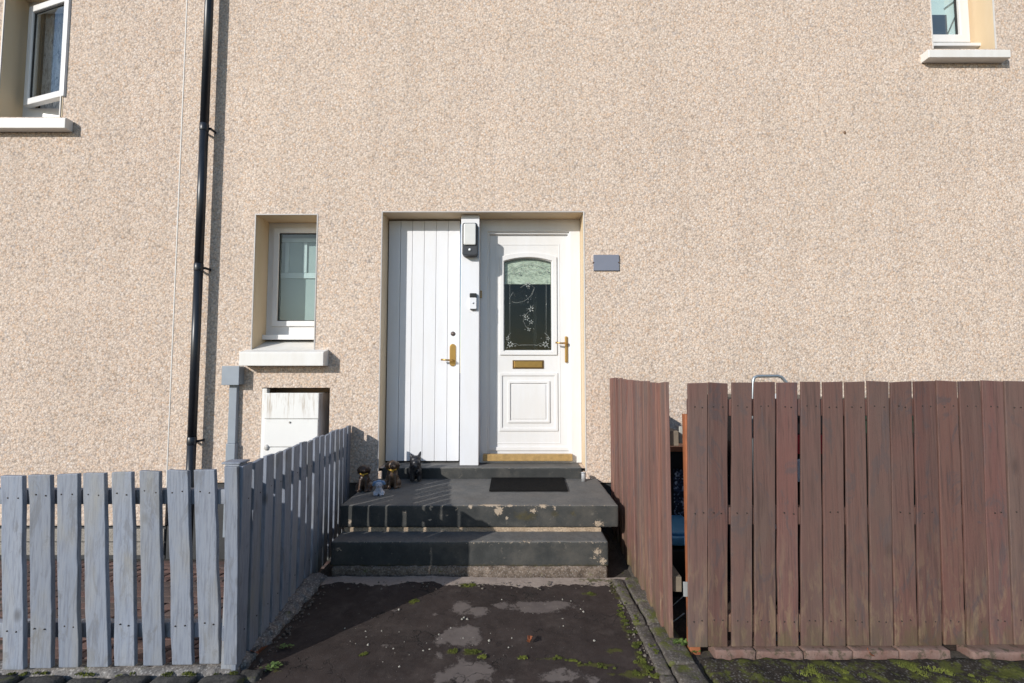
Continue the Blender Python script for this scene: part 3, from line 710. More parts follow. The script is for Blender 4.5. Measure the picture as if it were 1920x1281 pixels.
kc = at(849.5, 626, YD); obj('keyhole', MB().tube([(kc.x, YD + .001, kc.z), (kc.x, YD - .004, kc.z)], .021, 18), simple('dull_bronze_lock', (.14, .11, .10), .5, .5), sd)
obj('door_edge', MB().box((sx0 - .04, YD + .035, sz0 - .02), (sx0 - .003, YD + .1, sz1 + .01)), simple('dark_door_gap', (.10, .09, .08), .8), sd)
obj('threshold_gap', MB().box((sx0 - .03, YD + .045, ZK - .01), (sx1, YD + .1, sz0 + .01)), 'dark', sd)
# dividing post
YP = 4.215
po = MB(); px0, px1 = AX(863.5, 640, YP), AX(898, 640, YP); po.box((px0, YP, AZ(873, YP) - .0), (px1, YD + .12, H_door[3] - .005))
obj('door_post', po, 'board_white', house, .004, label='wide white post between the two doors')
# ------------------------------------------------------------------ front door
YF = 4.35
ox0, ox1, oz0, oz1 = AX(900, 640, YF), H_door[2] - .001, ZK + .001, AZ(417, YF)
ix0, ix1, iz1 = AX(913.5, 640, YF), AX(1069, 640, YF), AZ(434, YF)
fr_ = MB().ring((ox0, oz0, ox1, oz1 + .03), (ix0, oz0 + .03, ix1, iz1), YF, YF + .07)
fd = obj('front_door', fr_, 'white', house, .005, label='white panelled front door with arched patterned glass and brass fittings')
obj('frame_rebate', MB().ring((ix0 - .004, oz0 + .026, ix1 + .004, iz1 + .004), (ix0 + .016, oz0 + .05, ix1 - .012, iz1 - .02), YF + .022, YF + .075), 'white', fd, .004)
YLf = YF + .048
lx0, lx1, lz0, lz1 = AX(913, 640, YLf), AX(1068, 640, YLf), AZ(852, YLf), AZ(436, YLf)
def arch(l, r, b, t, side, n=14, Y=YLf):
    xa, xb = AX(l, 640, Y), AX(r, 640, Y); za, zt, zs = AZ(b, Y), AZ(t, Y), AZ(side, Y); P = [(xa, za), (xb, za)]
    for k in range(n + 1):
        a = k / n; P.append((xb + (xa - xb) * a, zs + (zt - zs) * (1 - (2 * a - 1) ** 2)))
    return P
# leaf with an arched hole
gl_in = arch(945.5, 1034, 657, 484, 491); L = MB()
outer = [(lx0, lz0), (lx1, lz0)] + [(lx1 + (lx0 - lx1) * k / 14, lz1) for k in range(15)]
def loop_ring(mb, O, I, y0, y1):
    n = len(O); mb.add([(p[0], y0, p[1]) for p in O] + [(p[0], y0, p[1]) for p in I] + [(p[0], y1, p[1]) for p in O] + [(p[0], y1, p[1]) for p in I], 
        sum([[(k, (k + 1) % n, (k + 1) % n + n, k + n), (k + 2 * n, k + 3 * n, (k + 1) % n + 3 * n, (k + 1) % n + 2 * n), (k, k + 2 * n, (k + 1) % n + 2 * n, (k + 1) % n), (k + n, (k + 1) % n + n, (k + 1) % n + 3 * n, k + 3 * n)] for k in range(n)], []))
    return mb
loop_ring(L, outer, gl_in, YLf, YLf + .04)
obj('door_leaf', L, 'white', fd, .003)
# raised mouldings
def mould(O, I, name='moulding', h=.014):
    obj(name, loop_ring(MB(), O, I, YLf - h, YLf + .001), 'white', fd, .005, seg=3)
mould(arch(937, 1044.5, 666, 474, 482), arch(944.5, 1035.5, 658.5, 483, 490))
R4 = lambda l, t, r, b: [(AX(l, 640, YLf), AZ(b, YLf)), (AX(r, 640, YLf), AZ(b, YLf)), (AX(r, 640, YLf), AZ(t, YLf)), (AX(l, 640, YLf), AZ(t, YLf))]
mould(R4(936, 699, 1045.5, 808.5), R4(942, 705, 1039.5, 802.5), h=.010)
mould(R4(952, 714, 1030.5, 793), R4(957, 719, 1025.5, 788), h=.012)
obj('raised_panel', MB().box((AX(959, 750, YLf), YLf - .006, AZ(786, YLf)), (AX(1023.5, 750, YLf), YLf + .001, AZ(721, YLf))), 'white', fd, .004)
mould(R4(929.5, 458, 1050, 832), R4(931.5, 460, 1048, 830), 'field_edge', .003)
obj('weather_bar', MB().box((lx0 + .0, YLf - .012, AZ(845, YLf)), (lx1, YLf + .001, AZ(838, YLf))), 'white', fd, .004)
pn = MB().prism(arch(944.5, 1035, 658, 483, 490.5), YLf + .014, YLf + .020); obj('glass_pane', pn, 'doorglass', fd)
obj('glazing_seal', loop_ring(MB(), arch(945, 1034.5, 657.5, 483.5, 491), arch(946.3, 1033, 656, 485.5, 492.5), YLf + .006, YLf + .013), simple('grey_seal', (.10, .11, .10), .6), fd)
# cut flowers and bevel lines in the glass
etch = MB(); YE = YLf + .0125
def dab(px, py, a, b, rot):
    c = at(px, py, YE); e = MB(); e.ball((0, 0, 0), (a, .0025, b), 8, 5)
    for v in e.v:
        x, z = v.x, v.z; v.x = x * cos(rot) - z * sin(rot); v.z = x * sin(rot) + z * cos(rot); v += c
    etch.add([tuple(v) for v in e.v], e.f)
def vine(pts, r=.0014): etch.tube([at(a, b, YE) for a, b in pts], r, 5)
rs = random.Random(4)
def flower(px, py, s, n=5, ph=0):
    for k in range(n):
        a = 2 * pi * k / n + ph; dab(px + cos(a) * s * 1.5, py - sin(a) * s * 1.5, s * .0044, s * .0022, a)
for cx, cy, sg in ((957, 646, 1), (1023, 646, -1)):
    flower(cx, cy, 2.6, 6, .3); flower(cx - sg * 5, cy - 11, 1.6, 5); dab(cx + sg * 9, cy + 3, .012, .003, 0); dab(cx - sg * 6, cy + 6, .008, .003, .6 * sg)
    vine([(cx - 3 * sg, cy + 3), (cx + 10 * sg, cy - 2), (cx + 16 * sg, cy + 2), (cx + 22 * sg, cy + 1)]); vine([(cx - 6 * sg, cy - 4), (cx - 4 * sg, cy - 17), (cx + 2 * sg, cy - 22)])
    for q in range(4): dab(cx + sg * rs.uniform(-8, 12), cy + rs.uniform(-16, 6), .004, .003, rs.uniform(0, 3))
flower(996, 580, 2.4, 5, .5); flower(988, 597, 2.2, 5); flower(996, 604, 1.9, 5, .2); flower(992, 618, 1.7, 4, .6); flower(983, 592, 1.5, 4); flower(990, 534, 2.3, 6)
vine([(1002, 540), (998, 552), (990, 560), (980, 566), (968, 568), (960, 566)]); vine([(1000, 572), (992, 584), (984, 592), (981, 602), (986, 612), (993, 622)]); vine([(982, 536), (992, 530), (1002, 540), (996, 552)])
vine([(976, 540), (984, 533), (990, 536)]); vine([(955, 560), (962, 548), (966, 556)])
for q in range(26): dab(990 + rs.gauss(0, 7), 580 + rs.uniform(-44, 46), rs.uniform(.003, .006), rs.uniform(.0015, .003), rs.uniform(0, 3))
for q in range(34): dab(rs.uniform(950, 1029), 505 + rs.gauss(0, 9), rs.uniform(.004, .009), rs.uniform(.0015, .004), rs.uniform(-.8, .8))
vine([(956, 520), (956, 640)], .001); vine([(1024, 520), (1024, 640)], .0012); vine([(975, 647), (1008, 647)], .0014)
vine([(960, 504), (975, 497), (990, 495), (1006, 497), (1020, 504)], .0016); vine([(963, 512), (978, 505), (990, 503), (1004, 506), (1018, 513)], .0012)
te = NT('cut_glass'); te.col((.30, .32, .31)); te.rough(.15); obj('cut_glass_flowers', etch, te.m, fd, stuff=True)
# hall blind behind the upper glass and the dark hall
tb = NT('pale_green_blind'); nn = tb.noise(16, 5, .6, tb.mp((1, 1, 2)), 1.2); tb.col(tb.ramp(nn, [(.36, (.36, .39, .35)), (.55, (.60, .64, .58)), (.72, (.80, .81, .77))])); tb.rough(.6)
yb = YLf + .03
obj('hall_blind', MB().box((AX(925, 500, yb), yb, AZ(533, yb)), (AX(1060, 500, yb), yb + .006, AZ(470, yb))), tb.m, fd)
obj('hall', room((AX(930, 600, 4.5), ZK, AX(1060, 600, 4.5), AZ(420, 4.5)), YF + .11, 7.0, .15), simple('hall_wall', (.32, .25, .19), .9), fd)
obj('hall_rail', MB().box((AX(1000, 560, 4.9), 4.9, AZ(700, 4.9)), (AX(1006, 560, 4.9), 4.94, AZ(500, 4.9))).box((AX(955, 560, 4.9), 4.9, AZ(572, 4.9)), (AX(985, 560, 4.9), 4.93, AZ(545, 4.9))), simple('hall_brown', (.13, .11, .10), .7), fd)
# letter plate, handle, hinge, threshold strip
lb = obj('letterbox', MB().box((AX(961, 684, YLf), YLf - .008, AZ(691.5, YLf)), (AX(1019.5, 684, YLf), YLf + .001, AZ(675.5, YLf))), simple('dark_brass', (.20, .12, .05), .4, .7), fd, .003)
obj('letterbox_flap', MB().box((AX(964, 684, YLf), YLf - .015, AZ(689.5, YLf)), (AX(1016.5, 684, YLf), YLf - .0078, AZ(677.5, YLf))), 'brass', fd, .004)
hx_ = AX(1061.5, 655, YLf); z0_, z1_ = AZ(680, YLf), AZ(631, YLf)
obj('handle_plate', MB().box((hx_ - .013, YLf - .022, z0_), (hx_ + .013, YLf + .001, z1_)), 'brass', fd, .008, seg=3)
hz = AZ(644, YLf)
obj('handle', MB().tube([(hx_, YLf - .02, hz), (hx_, YLf - .062, hz)], .010, 10).tube([(hx_, YLf - .062, hz), (hx_ - .05, YLf - .066, hz - .002), (hx_ - .105, YLf - .06, hz + .004)], [.0095, .008, .0085], 10), 'brass', fd)
obj('hinge', MB().box((AX(900.5, 552, YF), YF - .012, AZ(559, YF)), (AX(903.5, 552, YF), YF - .001, AZ(545.5, YF))), 'tan', fd, .002)
obj('threshold_strip', MB().box((AX(906, 855, YF - .03), YF - .05, AZ(864, YF - .03)), (AX(1073, 855, YF - .03), YF - .002, AZ(851.5, YF - .03))), 'tan', fd, .003)

# ------------------------------------------------------------------ fittings on the wall
def rr(cx, cz, w_, h_, r, n=6):
    P = []
    for qx, qz, a0 in ((1, -1, -pi / 2), (1, 1, 0), (-1, 1, pi / 2), (-1, -1, pi)):
        for k in range(n + 1):
            a = a0 + pi / 2 * k / n; P.append((cx + qx * (w_ / 2 - r) + r * cos(a), cz + qz * (h_ / 2 - r) + r * sin(a)))
    return P
YB = YP - .002
a, b = at(866.5, 479, YB - .07), at(895.5, 418, YB - .07); cx, cz, w_, h_ = (a.x + b.x) / 2, (a.z + b.z) / 2, b.x - a.x, b.z - a.z
lamp = thing('wall_lamp', 'charcoal outdoor wall lamp with frosted diffuser and motion sensor, above the doorbell', 'lamp', (cx, YB, cz - h_ / 2))
obj('housing', MB().prism(rr(cx, cz, w_, h_, .022), YB - .075, YB), 'charcoal', lamp, .006)
obj('diffuser', MB().prism(rr(cx, cz + h_ * .135, w_ * .80, h_ * .66, .014), YB - .092, YB - .0745), 'lens', lamp, .008, seg=3)
obj('sensor', MB().ball((cx, YB - .076, cz - h_ * .33), (.012, .010, .012)), simple('white_sensor_dome', (.8, .85, .88), .2), lamp)
a, b = at(880.5, 579.5, YB - .02), at(893.5, 550, YB - .02); cx, cz, w_, h_ = (a.x + b.x) / 2, (a.z + b.z) / 2, b.x - a.x, b.z - a.z
bell = thing('doorbell', 'small white and black video doorbell on the white post beside the front door', 'doorbell', (cx, YB, cz - h_ / 2))
obj('body', MB().prism(rr(cx, cz - h_ * .14, w_, h_ * .72, .008), YB - .026, YB), simple('white_bell_plastic', (.74, .75, .78), .4), bell, .003)
obj('camera_top', MB().prism(rr(cx, cz + h_ * .36, w_, h_ * .28, .006), YB - .027, YB), 'black', bell, .003)
obj('button', MB().tube([(cx, YB - .0255, cz - h_ * .12), (cx, YB - .030, cz - h_ * .12)], .0095, 16), simple('pale_button', (.58, .60, .66), .4), bell)
obj('bottom_trim', MB().box((cx - w_ * .42, YB - .024, cz - h_ / 2 - .006), (cx + w_ * .42, YB, cz - h_ / 2 + .001)), 'charcoal', bell)
# slate plate
a, b = at(1112.5, 508, WY), at(1160, 478.5, WY); cx, cz, w_, h_ = (a.x + b.x) / 2, (a.z + b.z) / 2, b.x - a.x, b.z - a.z; q = .010
P = [(a.x, a.z), (b.x, a.z), (b.x, cz - q), (b.x - q, cz), (b.x, cz + q), (b.x, b.z), (a.x, b.z), (a.x, cz + q), (a.x + q, cz), (a.x, cz - q)]
plq = thing('house_plate', 'blank slate-blue rectangular plate on the pebbledash right of the front door', 'house plate', (cx, WY, cz))
obj('plate', MB().prism(P, WY - .014, WY - .001), 'slate', plq, .0015)
for xx_ in (a.x - .001, b.x + .001): obj('screw', MB().tube([(xx_, WY + .001, cz), (xx_, WY - .012, cz)], .006, 10), simple('rusty_screw', (.16, .10, .08), .6, .5), plq)
# conduit box
a, b = at(416.5, 721.5, 4.07), at(449, 687, 4.07)
ub = thing('junction_box', 'blue-grey painted junction box with conduit running down the wall, right of the black downpipe', 'utility box', (a.x, WY, .3))
obj('box', MB().box((a.x, 4.07, a.z), (b.x, WY - .001, b.z)), 'greybox', ub, .004)
obj('lid', MB().box((a.x - .003, 4.062, a.z - .003), (b.x + .003, 4.0695, b.z + .003)), 'greybox', ub, .003)
c0, c1 = AX(426.5, 780, 4.10), AX(441, 780, 4.10); zc = AZ(832, 4.1)
obj('conduit', MB().box((c0, 4.11, zc), (c1, WY - .001, a.z - .001)), 'greybox', ub, .003)
obj('conduit', MB().box((c0 - .006, 4.10, -.1), (c1 + .006, WY - .001, zc - .001)), 'greybox', ub, .003)
# meter cabinet in its recess
YM = 4.105
mx0, mx1 = AX(494.5, 790, YM), AX(596, 790, YM); mz1 = AZ(738, YM); z_a, z_b = AZ(786, YM), AZ(838.5, YM); mz0 = H_met[1] + .02
mb_ = thing('meter_cabinet', 'weathered white meter cabinet set in a recess below the ground-floor window', 'meter box', ((mx0 + mx1) / 2, YM, mz0))
obj('carcass', MB().box((mx0, YM + .015, mz0), (mx1, WI + .0, mz1)), 'dirty', mb_, .006)
obj('top_panel', MB().box((mx0 - .004, YM, z_a + .004), (mx1 + .003, YM + .0145, mz1 + .004)), 'dirty', mb_, .004)
obj('cabinet_door', MB().box((mx0 + .006, YM - .003, z_b + .003), (mx1 + .001, YM + .0145, z_a - .003)), 'dirty', mb_, .003)
obj('lower_panel', MB().box((mx0 - .002, YM, mz0), (mx1 + .002, YM + .0145, z_b - .003)), 'dirty', mb_, .003)
lc = at(544, 792, YM); obj('lock', MB().tube([(lc.x, YM, lc.z), (lc.x, YM - .008, lc.z)], .009, 12), simple('lock_grey', (.3, .28, .26), .5), mb_)
lc = at(500, 839, YM); obj('latch', MB().ball((lc.x, YM - .004, lc.z), (.022, .012, .026), 10, 7), simple('latch_grey', (.48, .47, .45), .5), mb_)
obj('side_flange', MB().box((AX(490.5, 760, WY) + .002, WY - .003, H_met[1] + .01), (AX(490.5, 760, WY) + .045, WY + .05, H_met[3] - .008)), 'dirty', mb_, .003)
# downpipe
PX, PY = AX(358, 870, WY - .089), WY - .089
dp = thing('downpipe', 'glossy black round downpipe fixed to the wall left of the small window', 'downpipe', (PX, PY, -.3))
zj = [-.28, AZ(822, PY), AZ(497, PY), AZ(235, PY), 5.9]
for k in range(4): obj('pipe_section', MB().tube([(PX, PY, zj[k] + .002), (PX, PY, zj[k + 1])], .035, 28), 'pipe', dp)
for k in range(1, 4):
    z_ = zj[k]; obj('collar', MB().tube([(PX, PY, z_ - .055), (PX, PY, z_ - .05), (PX, PY, z_ + .01), (PX, PY, z_ + .012)], [.0355, .0375, .0375, .0355], 28), 'pipe', dp)
    obj('bracket', MB().box((PX + .02, PY + .01, z_ - .035), (PX + .055, PY + .022, z_ - .015)).box((PX + .043, PY + .01, z_ - .035), (PX + .053, WY - .001, z_ - .015)).box((PX - .05, PY + .01, z_ - .035), (PX - .04, WY - .001, z_ - .015)), 'pipe', dp, .002)
# speck of rust on the wall
sp = at(1584, 249, WY); tag(obj('wall_fixing', MB().ball((sp.x, WY, sp.z), (.012, .006, .018), 8, 6), simple('rust_brown', (.17, .10, .06), .8)), 'small rusty fixing in the pebbledash below the upper right window', 'fixing')

# ------------------------------------------------------------------ wooden boards
def board(O, U, W_, Nrm, Lb, wt, wb, th, shift=0, seed=0, wav=.003, name='picket', mat='blue', parent=None, z0off=0, chip=True):
    """upright board: O bottom centre, U up, W_ across, Nrm outward, widths at top/bottom, lean by shift"""
    n = 14; rs = random.Random(seed); vs = []; ph = rs.uniform(0, 40)
    bow = rs.uniform(-.004, .004); tilt_t = rs.uniform(-.003, .003)
    for i in range(n + 1):
        t = i / n; c = O + U * (Lb * t) + W_ * (shift * t)
        hw = (wb + (wt - wb) * t) / 2
        dl = wav * noise.noise(Vector((ph, t * 5, 0))) + .4 * wav * noise.noise(Vector((ph, t * 17, 3))); dr = wav * noise.noise(Vector((ph, t * 5, 7))) + .4 * wav * noise.noise(Vector((ph, t * 17, 9)))
        off = Nrm * (bow * sin(pi * t) + .002 * noise.noise(Vector((ph, t * 3, 20))))
        e = U * (tilt_t if i == n else 0)
        vs += [c - W_ * (hw + dl) + off - e, c + W_ * (hw + dr) + off + e, c + W_ * (hw + dr) + off - Nrm * th + e, c - W_ * (hw + dl) + off - Nrm * th - e]
    fs = [(0, 3, 2, 1), (4 * n, 4 * n + 1, 4 * n + 2, 4 * n + 3)]
    for i in range(n):
        for k in range(4): fs.append((4 * i + k, 4 * i + (k + 1) % 4, 4 * i + 4 + (k + 1) % 4, 4 * i + 4 + k))
    return obj(name, MB().add(vs, fs), mat, parent, .0028)
def nails(parent, pts, nrm, mat):
    m = MB()
    for p_ in pts: m.tube([p_ - nrm * .001, p_ + nrm * .0012], .0034, 7)
    obj('nail_heads', m, mat, parent, stuff=True)
Z = Vector((0, 0, 1)); nmat = simple('rusted_nail', (.035, .025, .02), .7)

# left: street-side run
pf = thing('picket_fence', 'blue-grey picket fence facing the street at lower left, ending in the corner post', 'fence', (-1.9, 2.18, 0))
tops = [(5, 125, 92), (150, 272, 88), (300, 417, 83), (440, 557, 78), (590, 703, 73), (737, 850, 67), (885, 1000, 63), (1025, 1143, 60)]
bots = [(10, 125, 1120), (155, 272, 1112), (310, 420, 1108), (460, 578, 1105), (605, 718, 1100), (757, 868, 1098), (908, 1022, 1093), (1055, 1168, 1088)]
k5 = lambda u, v: (u / 2.8235, 860 + v / 2.8235)
YA, YBk = 2.105, 2.15; npts = []
def yfr(px): return YA + (YBk - YA) * px / 450
for i, (tp, bt) in enumerate(zip(tops, bots)):
    l, r, ty = k5(tp[0], tp[2])[0], k5(tp[1], tp[2])[0], k5(0, tp[2])[1]; l2, r2, by = k5(bt[0], 0)[0], k5(bt[1], 0)[0], k5(0, bt[2])[1]
    Yp = yfr(l); a, b, c, d = at(l, ty, Yp), at(r - 2.5, ty, Yp), at(l2, by, Yp), at(r2 - 2.5, by, Yp)
    O = (c + d) / 2; T = (a + b) / 2
    board(O, Z, Vector((1, 0, 0)), Vector((0, -1, 0)), T.z - O.z, b.x - a.x, d.x - c.x, .021, T.x - O.x, i + 3, .0045, parent=pf)
    for zf in (.165, .735):
        for s_ in (-.22, .25): q_ = O + (T - O) * (zf / .83); npts.append(Vector((q_.x + s_ * (b.x - a.x) + random.uniform(-.006, .006), Yp - .0005, q_.z + random.uniform(-.006, .012))))
board(Vector((-2.46, 2.105, at(0, 1257, 2.105).z)), Z, Vector((1, 0, 0)), Vector((0, -1, 0)), .85, .1, .1, .021, .0, 60, .004, parent=pf)
nails(pf, npts, Vector((0, -1, 0)), nmat)
for (t_, b_) in ((918, 946), (1168, 1196)):
    za, zb2 = at(200, b_, 2.16).z, at(200, t_, 2.16).z
    o = obj('rail', MB().rbox((-2.7, 2.160, za), (-1.245, 2.20, zb2), .004, .06, .002, 6, t_), 'blue', pf)
ca, cb, cc = at(421, 880, 2.115), at(445.5, 880, 2.115), at(433, 1246, 2.115)
board(Vector((cc.x, 2.112, cc.z)), Z, Vector((1, 0, 0)), Vector((0, -1, 0)), ca.z - cc.z + .012, cb.x - ca.x, cb.x - ca.x, .02, (ca.x + cb.x) / 2 - cc.x, 31, .002, parent=pf)
pA = Vector((cb.x + .0265, 2.19, 0))
obj('corner_post', MB().rbox((ca.x + .002, 2.134, -.1), (cb.x - .004, 2.20, ca.z + .016), .004, .05, .001, 5, 4), 'blue', pf)
obj('post_cap', MB().rbox((AX(418, 876, 2.15), 2.134, ca.z + .0165), (cb.x + .0, 2.215, ca.z + .026), .004, .05, .001, 5, 8), 'blue', pf)

# left: run beside the path
ps = thing('picket_fence', 'blue-grey picket fence running from the corner post back to the wall beside the path', 'fence', (-1.3, 3.1, 0))
A = Vector((AX(450, 1000, 2.125), 2.125, 0)); B = Vector((AX(657, 860, 4.13), 4.13, 0))
D_ = (B - A).normalized(); NR = Vector((D_.y, -D_.x, 0)); Ln = (B - A).length; pitch = .1275; k = 0; s_ = (Ln - .05) % pitch; s_ += pitch if s_ < .03 else 0; npts = []
zA, zB = AZ(872, 2.14) - .0, AZ(800, 4.05)
while s_ < Ln:
    f = s_ / Ln; O = A + D_ * s_; zt = zA + (zB - zA) * f + random.uniform(-.006, .006); zb = .025 - .12 * f
    if k == 0: zb = .02
    O.z = zb
    board(O, Z, D_, NR, zt - zb, .094, .094, .02, random.uniform(-.006, .006), 100 + k, .0035, parent=ps)
    for zf in (.16, .82): npts.append(O + Z * ((zt - zb) * zf) + NR * .0005 + D_ * .02)
    s_ += pitch; k += 1
nails(ps, npts, NR, nmat)
for ha, hb in ((.685, .73), (.11, .155)):
    a = A - NR * .0225; b = B - NR * .0225; w2 = -NR * .04; dz = (zB - zA)
    vs = [(a.x, a.y, ha + .04), (b.x, b.y, ha + dz), (b.x + w2.x, b.y + w2.y, ha + dz), (a.x + w2.x, a.y + w2.y, ha + .04), (a.x, a.y, ha + .10), (b.x, b.y, ha + dz + .06), (b.x + w2.x, b.y + w2.y, ha + dz + .06), (a.x + w2.x, a.y + w2.y, ha + .10)]
    obj('rail', MB().add(vs, [(0, 3, 2, 1), (4, 5, 6, 7), (0, 1, 5, 4), (1, 2, 6, 5), (2, 3, 7, 6), (3, 0, 4, 7)]), 'blue', ps, .003)
for f in (.52, .985):  # wall-end post added, extra wide, to block a sun slit on the wall
    c = A + D_ * (Ln * f - (.02 if f > .9 else 0)) - NR * (.10 if f < .9 else .062); obj('post', MB().rbox((c.x - .035, c.y - (.035 if f < .9 else .10), -.3), (c.x + .035, c.y + .035, .80), .004, .06, .001, 5, 6), 'blue', ps)

# right: street-side boards
bf = thing('board_fence', 'tall brown stained close-board fence facing the street at lower right', 'fence', (1.9, 2.28, 0))
tx = [(1290, 1326.5), (1328, 1365), (1371, 1410.5), (1413, 1453), (1456, 1496), (1500, 1538.5), (1542, 1580.5), (1583.5, 1622), (1625, 1667), (1669.5, 1710), (1713, 1753.5), (1755, 1794.5), (1797, 1837.5), (1840, 1880.5), (1883, 1925), (1928, 1968)]
bx = [(1291, 1327.5), (1328.5, 1364), (1371, 1411), (1414.5, 1455), (1459, 1498), (1502, 1543), (1546, 1587), (1589, 1631), (1633, 1676), (1678, 1721), (1723, 1767), (1770, 1810), (1813, 1855), (1857.5, 1899.5), (1901.5, 1945), (1948, 1990)]
YR = 2.27; npts = []
for i, (t_, b_) in enumerate(zip(tx, bx)):
    ty = 718 - 4 * (t_[0] - 1290) / 630 + random.uniform(-.8, .8); by = 1214 - 5 * (t_[0] - 1290) / 630 + random.uniform(-.8, .8)
    a, b, c, d = at(t_[0], ty, YR), at(t_[1], ty, YR), at(b_[0], by, YR), at(b_[1], by, YR); O = (c + d) / 2; T = (a + b) / 2
    if i > 0: a.x += .0055 * a.x / YR * (1 if i > 1 else 0); c.x += .0035 * c.x / YR * (1 if i > 1 else 0); O = (c + d) / 2; T = (a + b) / 2
    gp_ = .0012 if 1 < i < 9 else (-.001 if i < 2 else -.003)
    board(O, Z, Vector((1, 0, 0)), Vector((0, -1, 0)), T.z - O.z, b.x - a.x - gp_, d.x - c.x - gp_ * .5, .0125, T.x - O.x, 200 + i, .0026, 'board', 'brown', bf)
    for py in (764, 966, 1166):
        for s2 in (-.18, .2):
            f = (py - ty) / (by - ty); q_ = T + (O - T) * f; npts.append(Vector((q_.x + s2 * .1 + random.uniform(-.006, .006), YR - .0005, q_.z + random.uniform(-.005, .005))))
nails(bf, npts, Vector((0, -1, 0)), nmat)
for py in (764, 966, 1166):
    z_ = AZ(py, YR + .03); obj('rail', MB().rbox((AX(1292, py, YR + .03), YR + .0145, z_ - .04), (3.2, YR + .065, z_ + .04), .004, .08, .001, 5, py), 'brown', bf)
org = simple('orange_stained_post', (.36, .125, .055), .6, 0, .3, 18, .4)
o = obj('post', MB().rbox((AX(1281, 900, 2.345), 2.30, -.1), (AX(1288, 900, 2.31) + .045, 2.345, AZ(777, 2.31)), .004, .05, .0015, 6, 4), org, bf, label='orange-stained end post')
for xq in (1.62, 2.75): obj('post', MB().rbox((xq, 2.34, -.2), (xq + .07, 2.41, 1.15), .004, .06, .001, 5, 6), 'brown', bf)

# right: boards beside the path
bs = thing('board_fence', 'brown stained board fence running back to the wall on the right of the steps', 'fence', (.82, 3.2, 0))
A = Vector((AX(1249, 1000, 2.35), 2.35, 0)); B = Vector((AX(1145, 800, 4.08), 4.08, 0)); D_ = (B - A).normalized(); NR = Vector((-D_.y, D_.x, 0)); Ln = (B - A).length
pitch = .108; s_ = .05; k = 0
while s_ < Ln:
    f = s_ / Ln; O = A + D_ * s_ + NR * (.008 if k % 2 else -.004) + NR * random.uniform(-.004, .004); zt = AZ(718, 2.35) + (AZ(708.5, 4.08) - AZ(718, 2.35)) * f + random.uniform(-.006, .006); O.z = .04 - .09 * f
    board(O, Z, D_, NR, zt - O.z, .104, .104, .02, random.uniform(-.008, .008), 300 + k, .002, 'board', 'brown_side', bs)
    s_ += pitch; k += 1
wt = simple('weathered_timber', (.20, .165, .125), .8, 0, .3, 20, .4)
for ta, tb2 in ((835, 807), (1106, 1078)):
    za, zb2 = at(1262, ta, 2.40).z, at(1262, tb2, 2.40).z; a = A - NR * .034 + D_ * .03; b = B - NR * .034; w2 = -NR * .045
    vs = [(q.x, q.y, h_) for h_ in (za, zb2) for q in (a, b, b + w2, a + w2)]
    obj('rail', MB().add(vs, [(0, 3, 2, 1), (4, 5, 6, 7), (0, 1, 5, 4), (1, 2, 6, 5), (2, 3, 7, 6), (3, 0, 4, 7)]), wt, bs, .003)
a, b = at(1274, 832, 2.42), at(1281, 800, 2.42); obj('bracket', MB().box((a.x, 2.42, a.z), (b.x, 2.45, b.z)), simple('pale_bracket', (.42, .42, .40), .5), bs, .003)

# ------------------------------------------------------------------ things in the gap and behind the right fence
yy = 3.0
a, b = at(1235, 1034, yy), at(1330, 1008, yy)
sb = thing('storage_box', 'black storage box with a bright blue lid seen in the gap between the brown fences', 'box', (a.x + .1, yy + .2, -.1))
obj('body', MB().rbox((a.x + .01, yy + .015, -.13), (b.x - .01, yy + .40, a.z + .01), .02, .1, 0), 'black', sb)
bluem = simple('blue_lid_plastic', (.14, .42, .68), .4)
obj('lid', MB().rbox((a.x, yy, b.z - .055), (b.x, yy + .42, b.z), .012, .1, 0).rbox((a.x + .03, yy + .03, b.z - .001), (b.x - .03, yy + .39, b.z + .022), .012, .1, 0), bluem, sb)
yy = 3.45
t = NT('navy_speckled_fabric'); v = t.n('ShaderNodeTexVoronoi'); v.inputs['Scale'].default_value = 80; t.l(t.obj(), v.inputs['Vector']); sc_ = t.n('ShaderNodeSeparateColor'); t.l(v.outputs['Color'], sc_.inputs[0])
t.col(t.ramp(sc_.outputs[0], [(0, (.025, .03, .05)), (.55, (.07, .085, .14)), (.78, (.30, .33, .42)), (.9, (.55, .57, .62))], 'CONSTANT')); t.rough(.8)
a, b = at(1240, 1000, yy), at(1330, 838, yy)
fbx = thing('cabinet', 'dark cabinet with a navy speckled panel above the blue lid', 'cabinet', (a.x + .1, yy + .1, -.1))
obj('frame', MB().ring((a.x, -.1, b.x, b.z), (AX(1263, 900, yy), AZ(985, yy), AX(1290, 900, yy), AZ(878, yy)), yy, yy + .3), 'black', fbx, .004)
obj('panel', MB().box((AX(1260, 900, yy), yy + .03, AZ(990, yy)), (AX(1293, 900, yy), yy + .05, AZ(870, yy))), t.m, fbx)
obj('trim', MB().box((a.x, yy - .02, AZ(846, yy)), (b.x, yy + .3, AZ(838, yy) + .004)), org, fbx)
a, b = at(1275, 1110, 2.34), at(1284, 1083, 2.34); tag(obj('hinge_plate', MB().box((a.x, 2.29, a.z), (b.x, 2.298, b.z)), simple('pale_hinge', (.30, .31, .31), .5), bevel=.002), 'small pale metal hinge plate on the orange-stained end post', 'hinge')
tag(obj('wire', MB().tube([at(1256, 1140, 2.5), at(1282, 1118, 2.5)], .0025, 6).tube([at(1256, 1170, 2.5), at(1284, 1150, 2.5)], .0035, 6), 'chrome'), 'thin bare wires crossing the gap near the ground', 'wire')
tag(obj('garden_soil', MB().rbox((.84, 2.34, -.2), (3.4, 4.16, -.085), .03, .05, .014, 8, 3), 'soil'), 'dark', 'soil'); bpy.data.objects['garden_soil']['kind'] = 'structure'
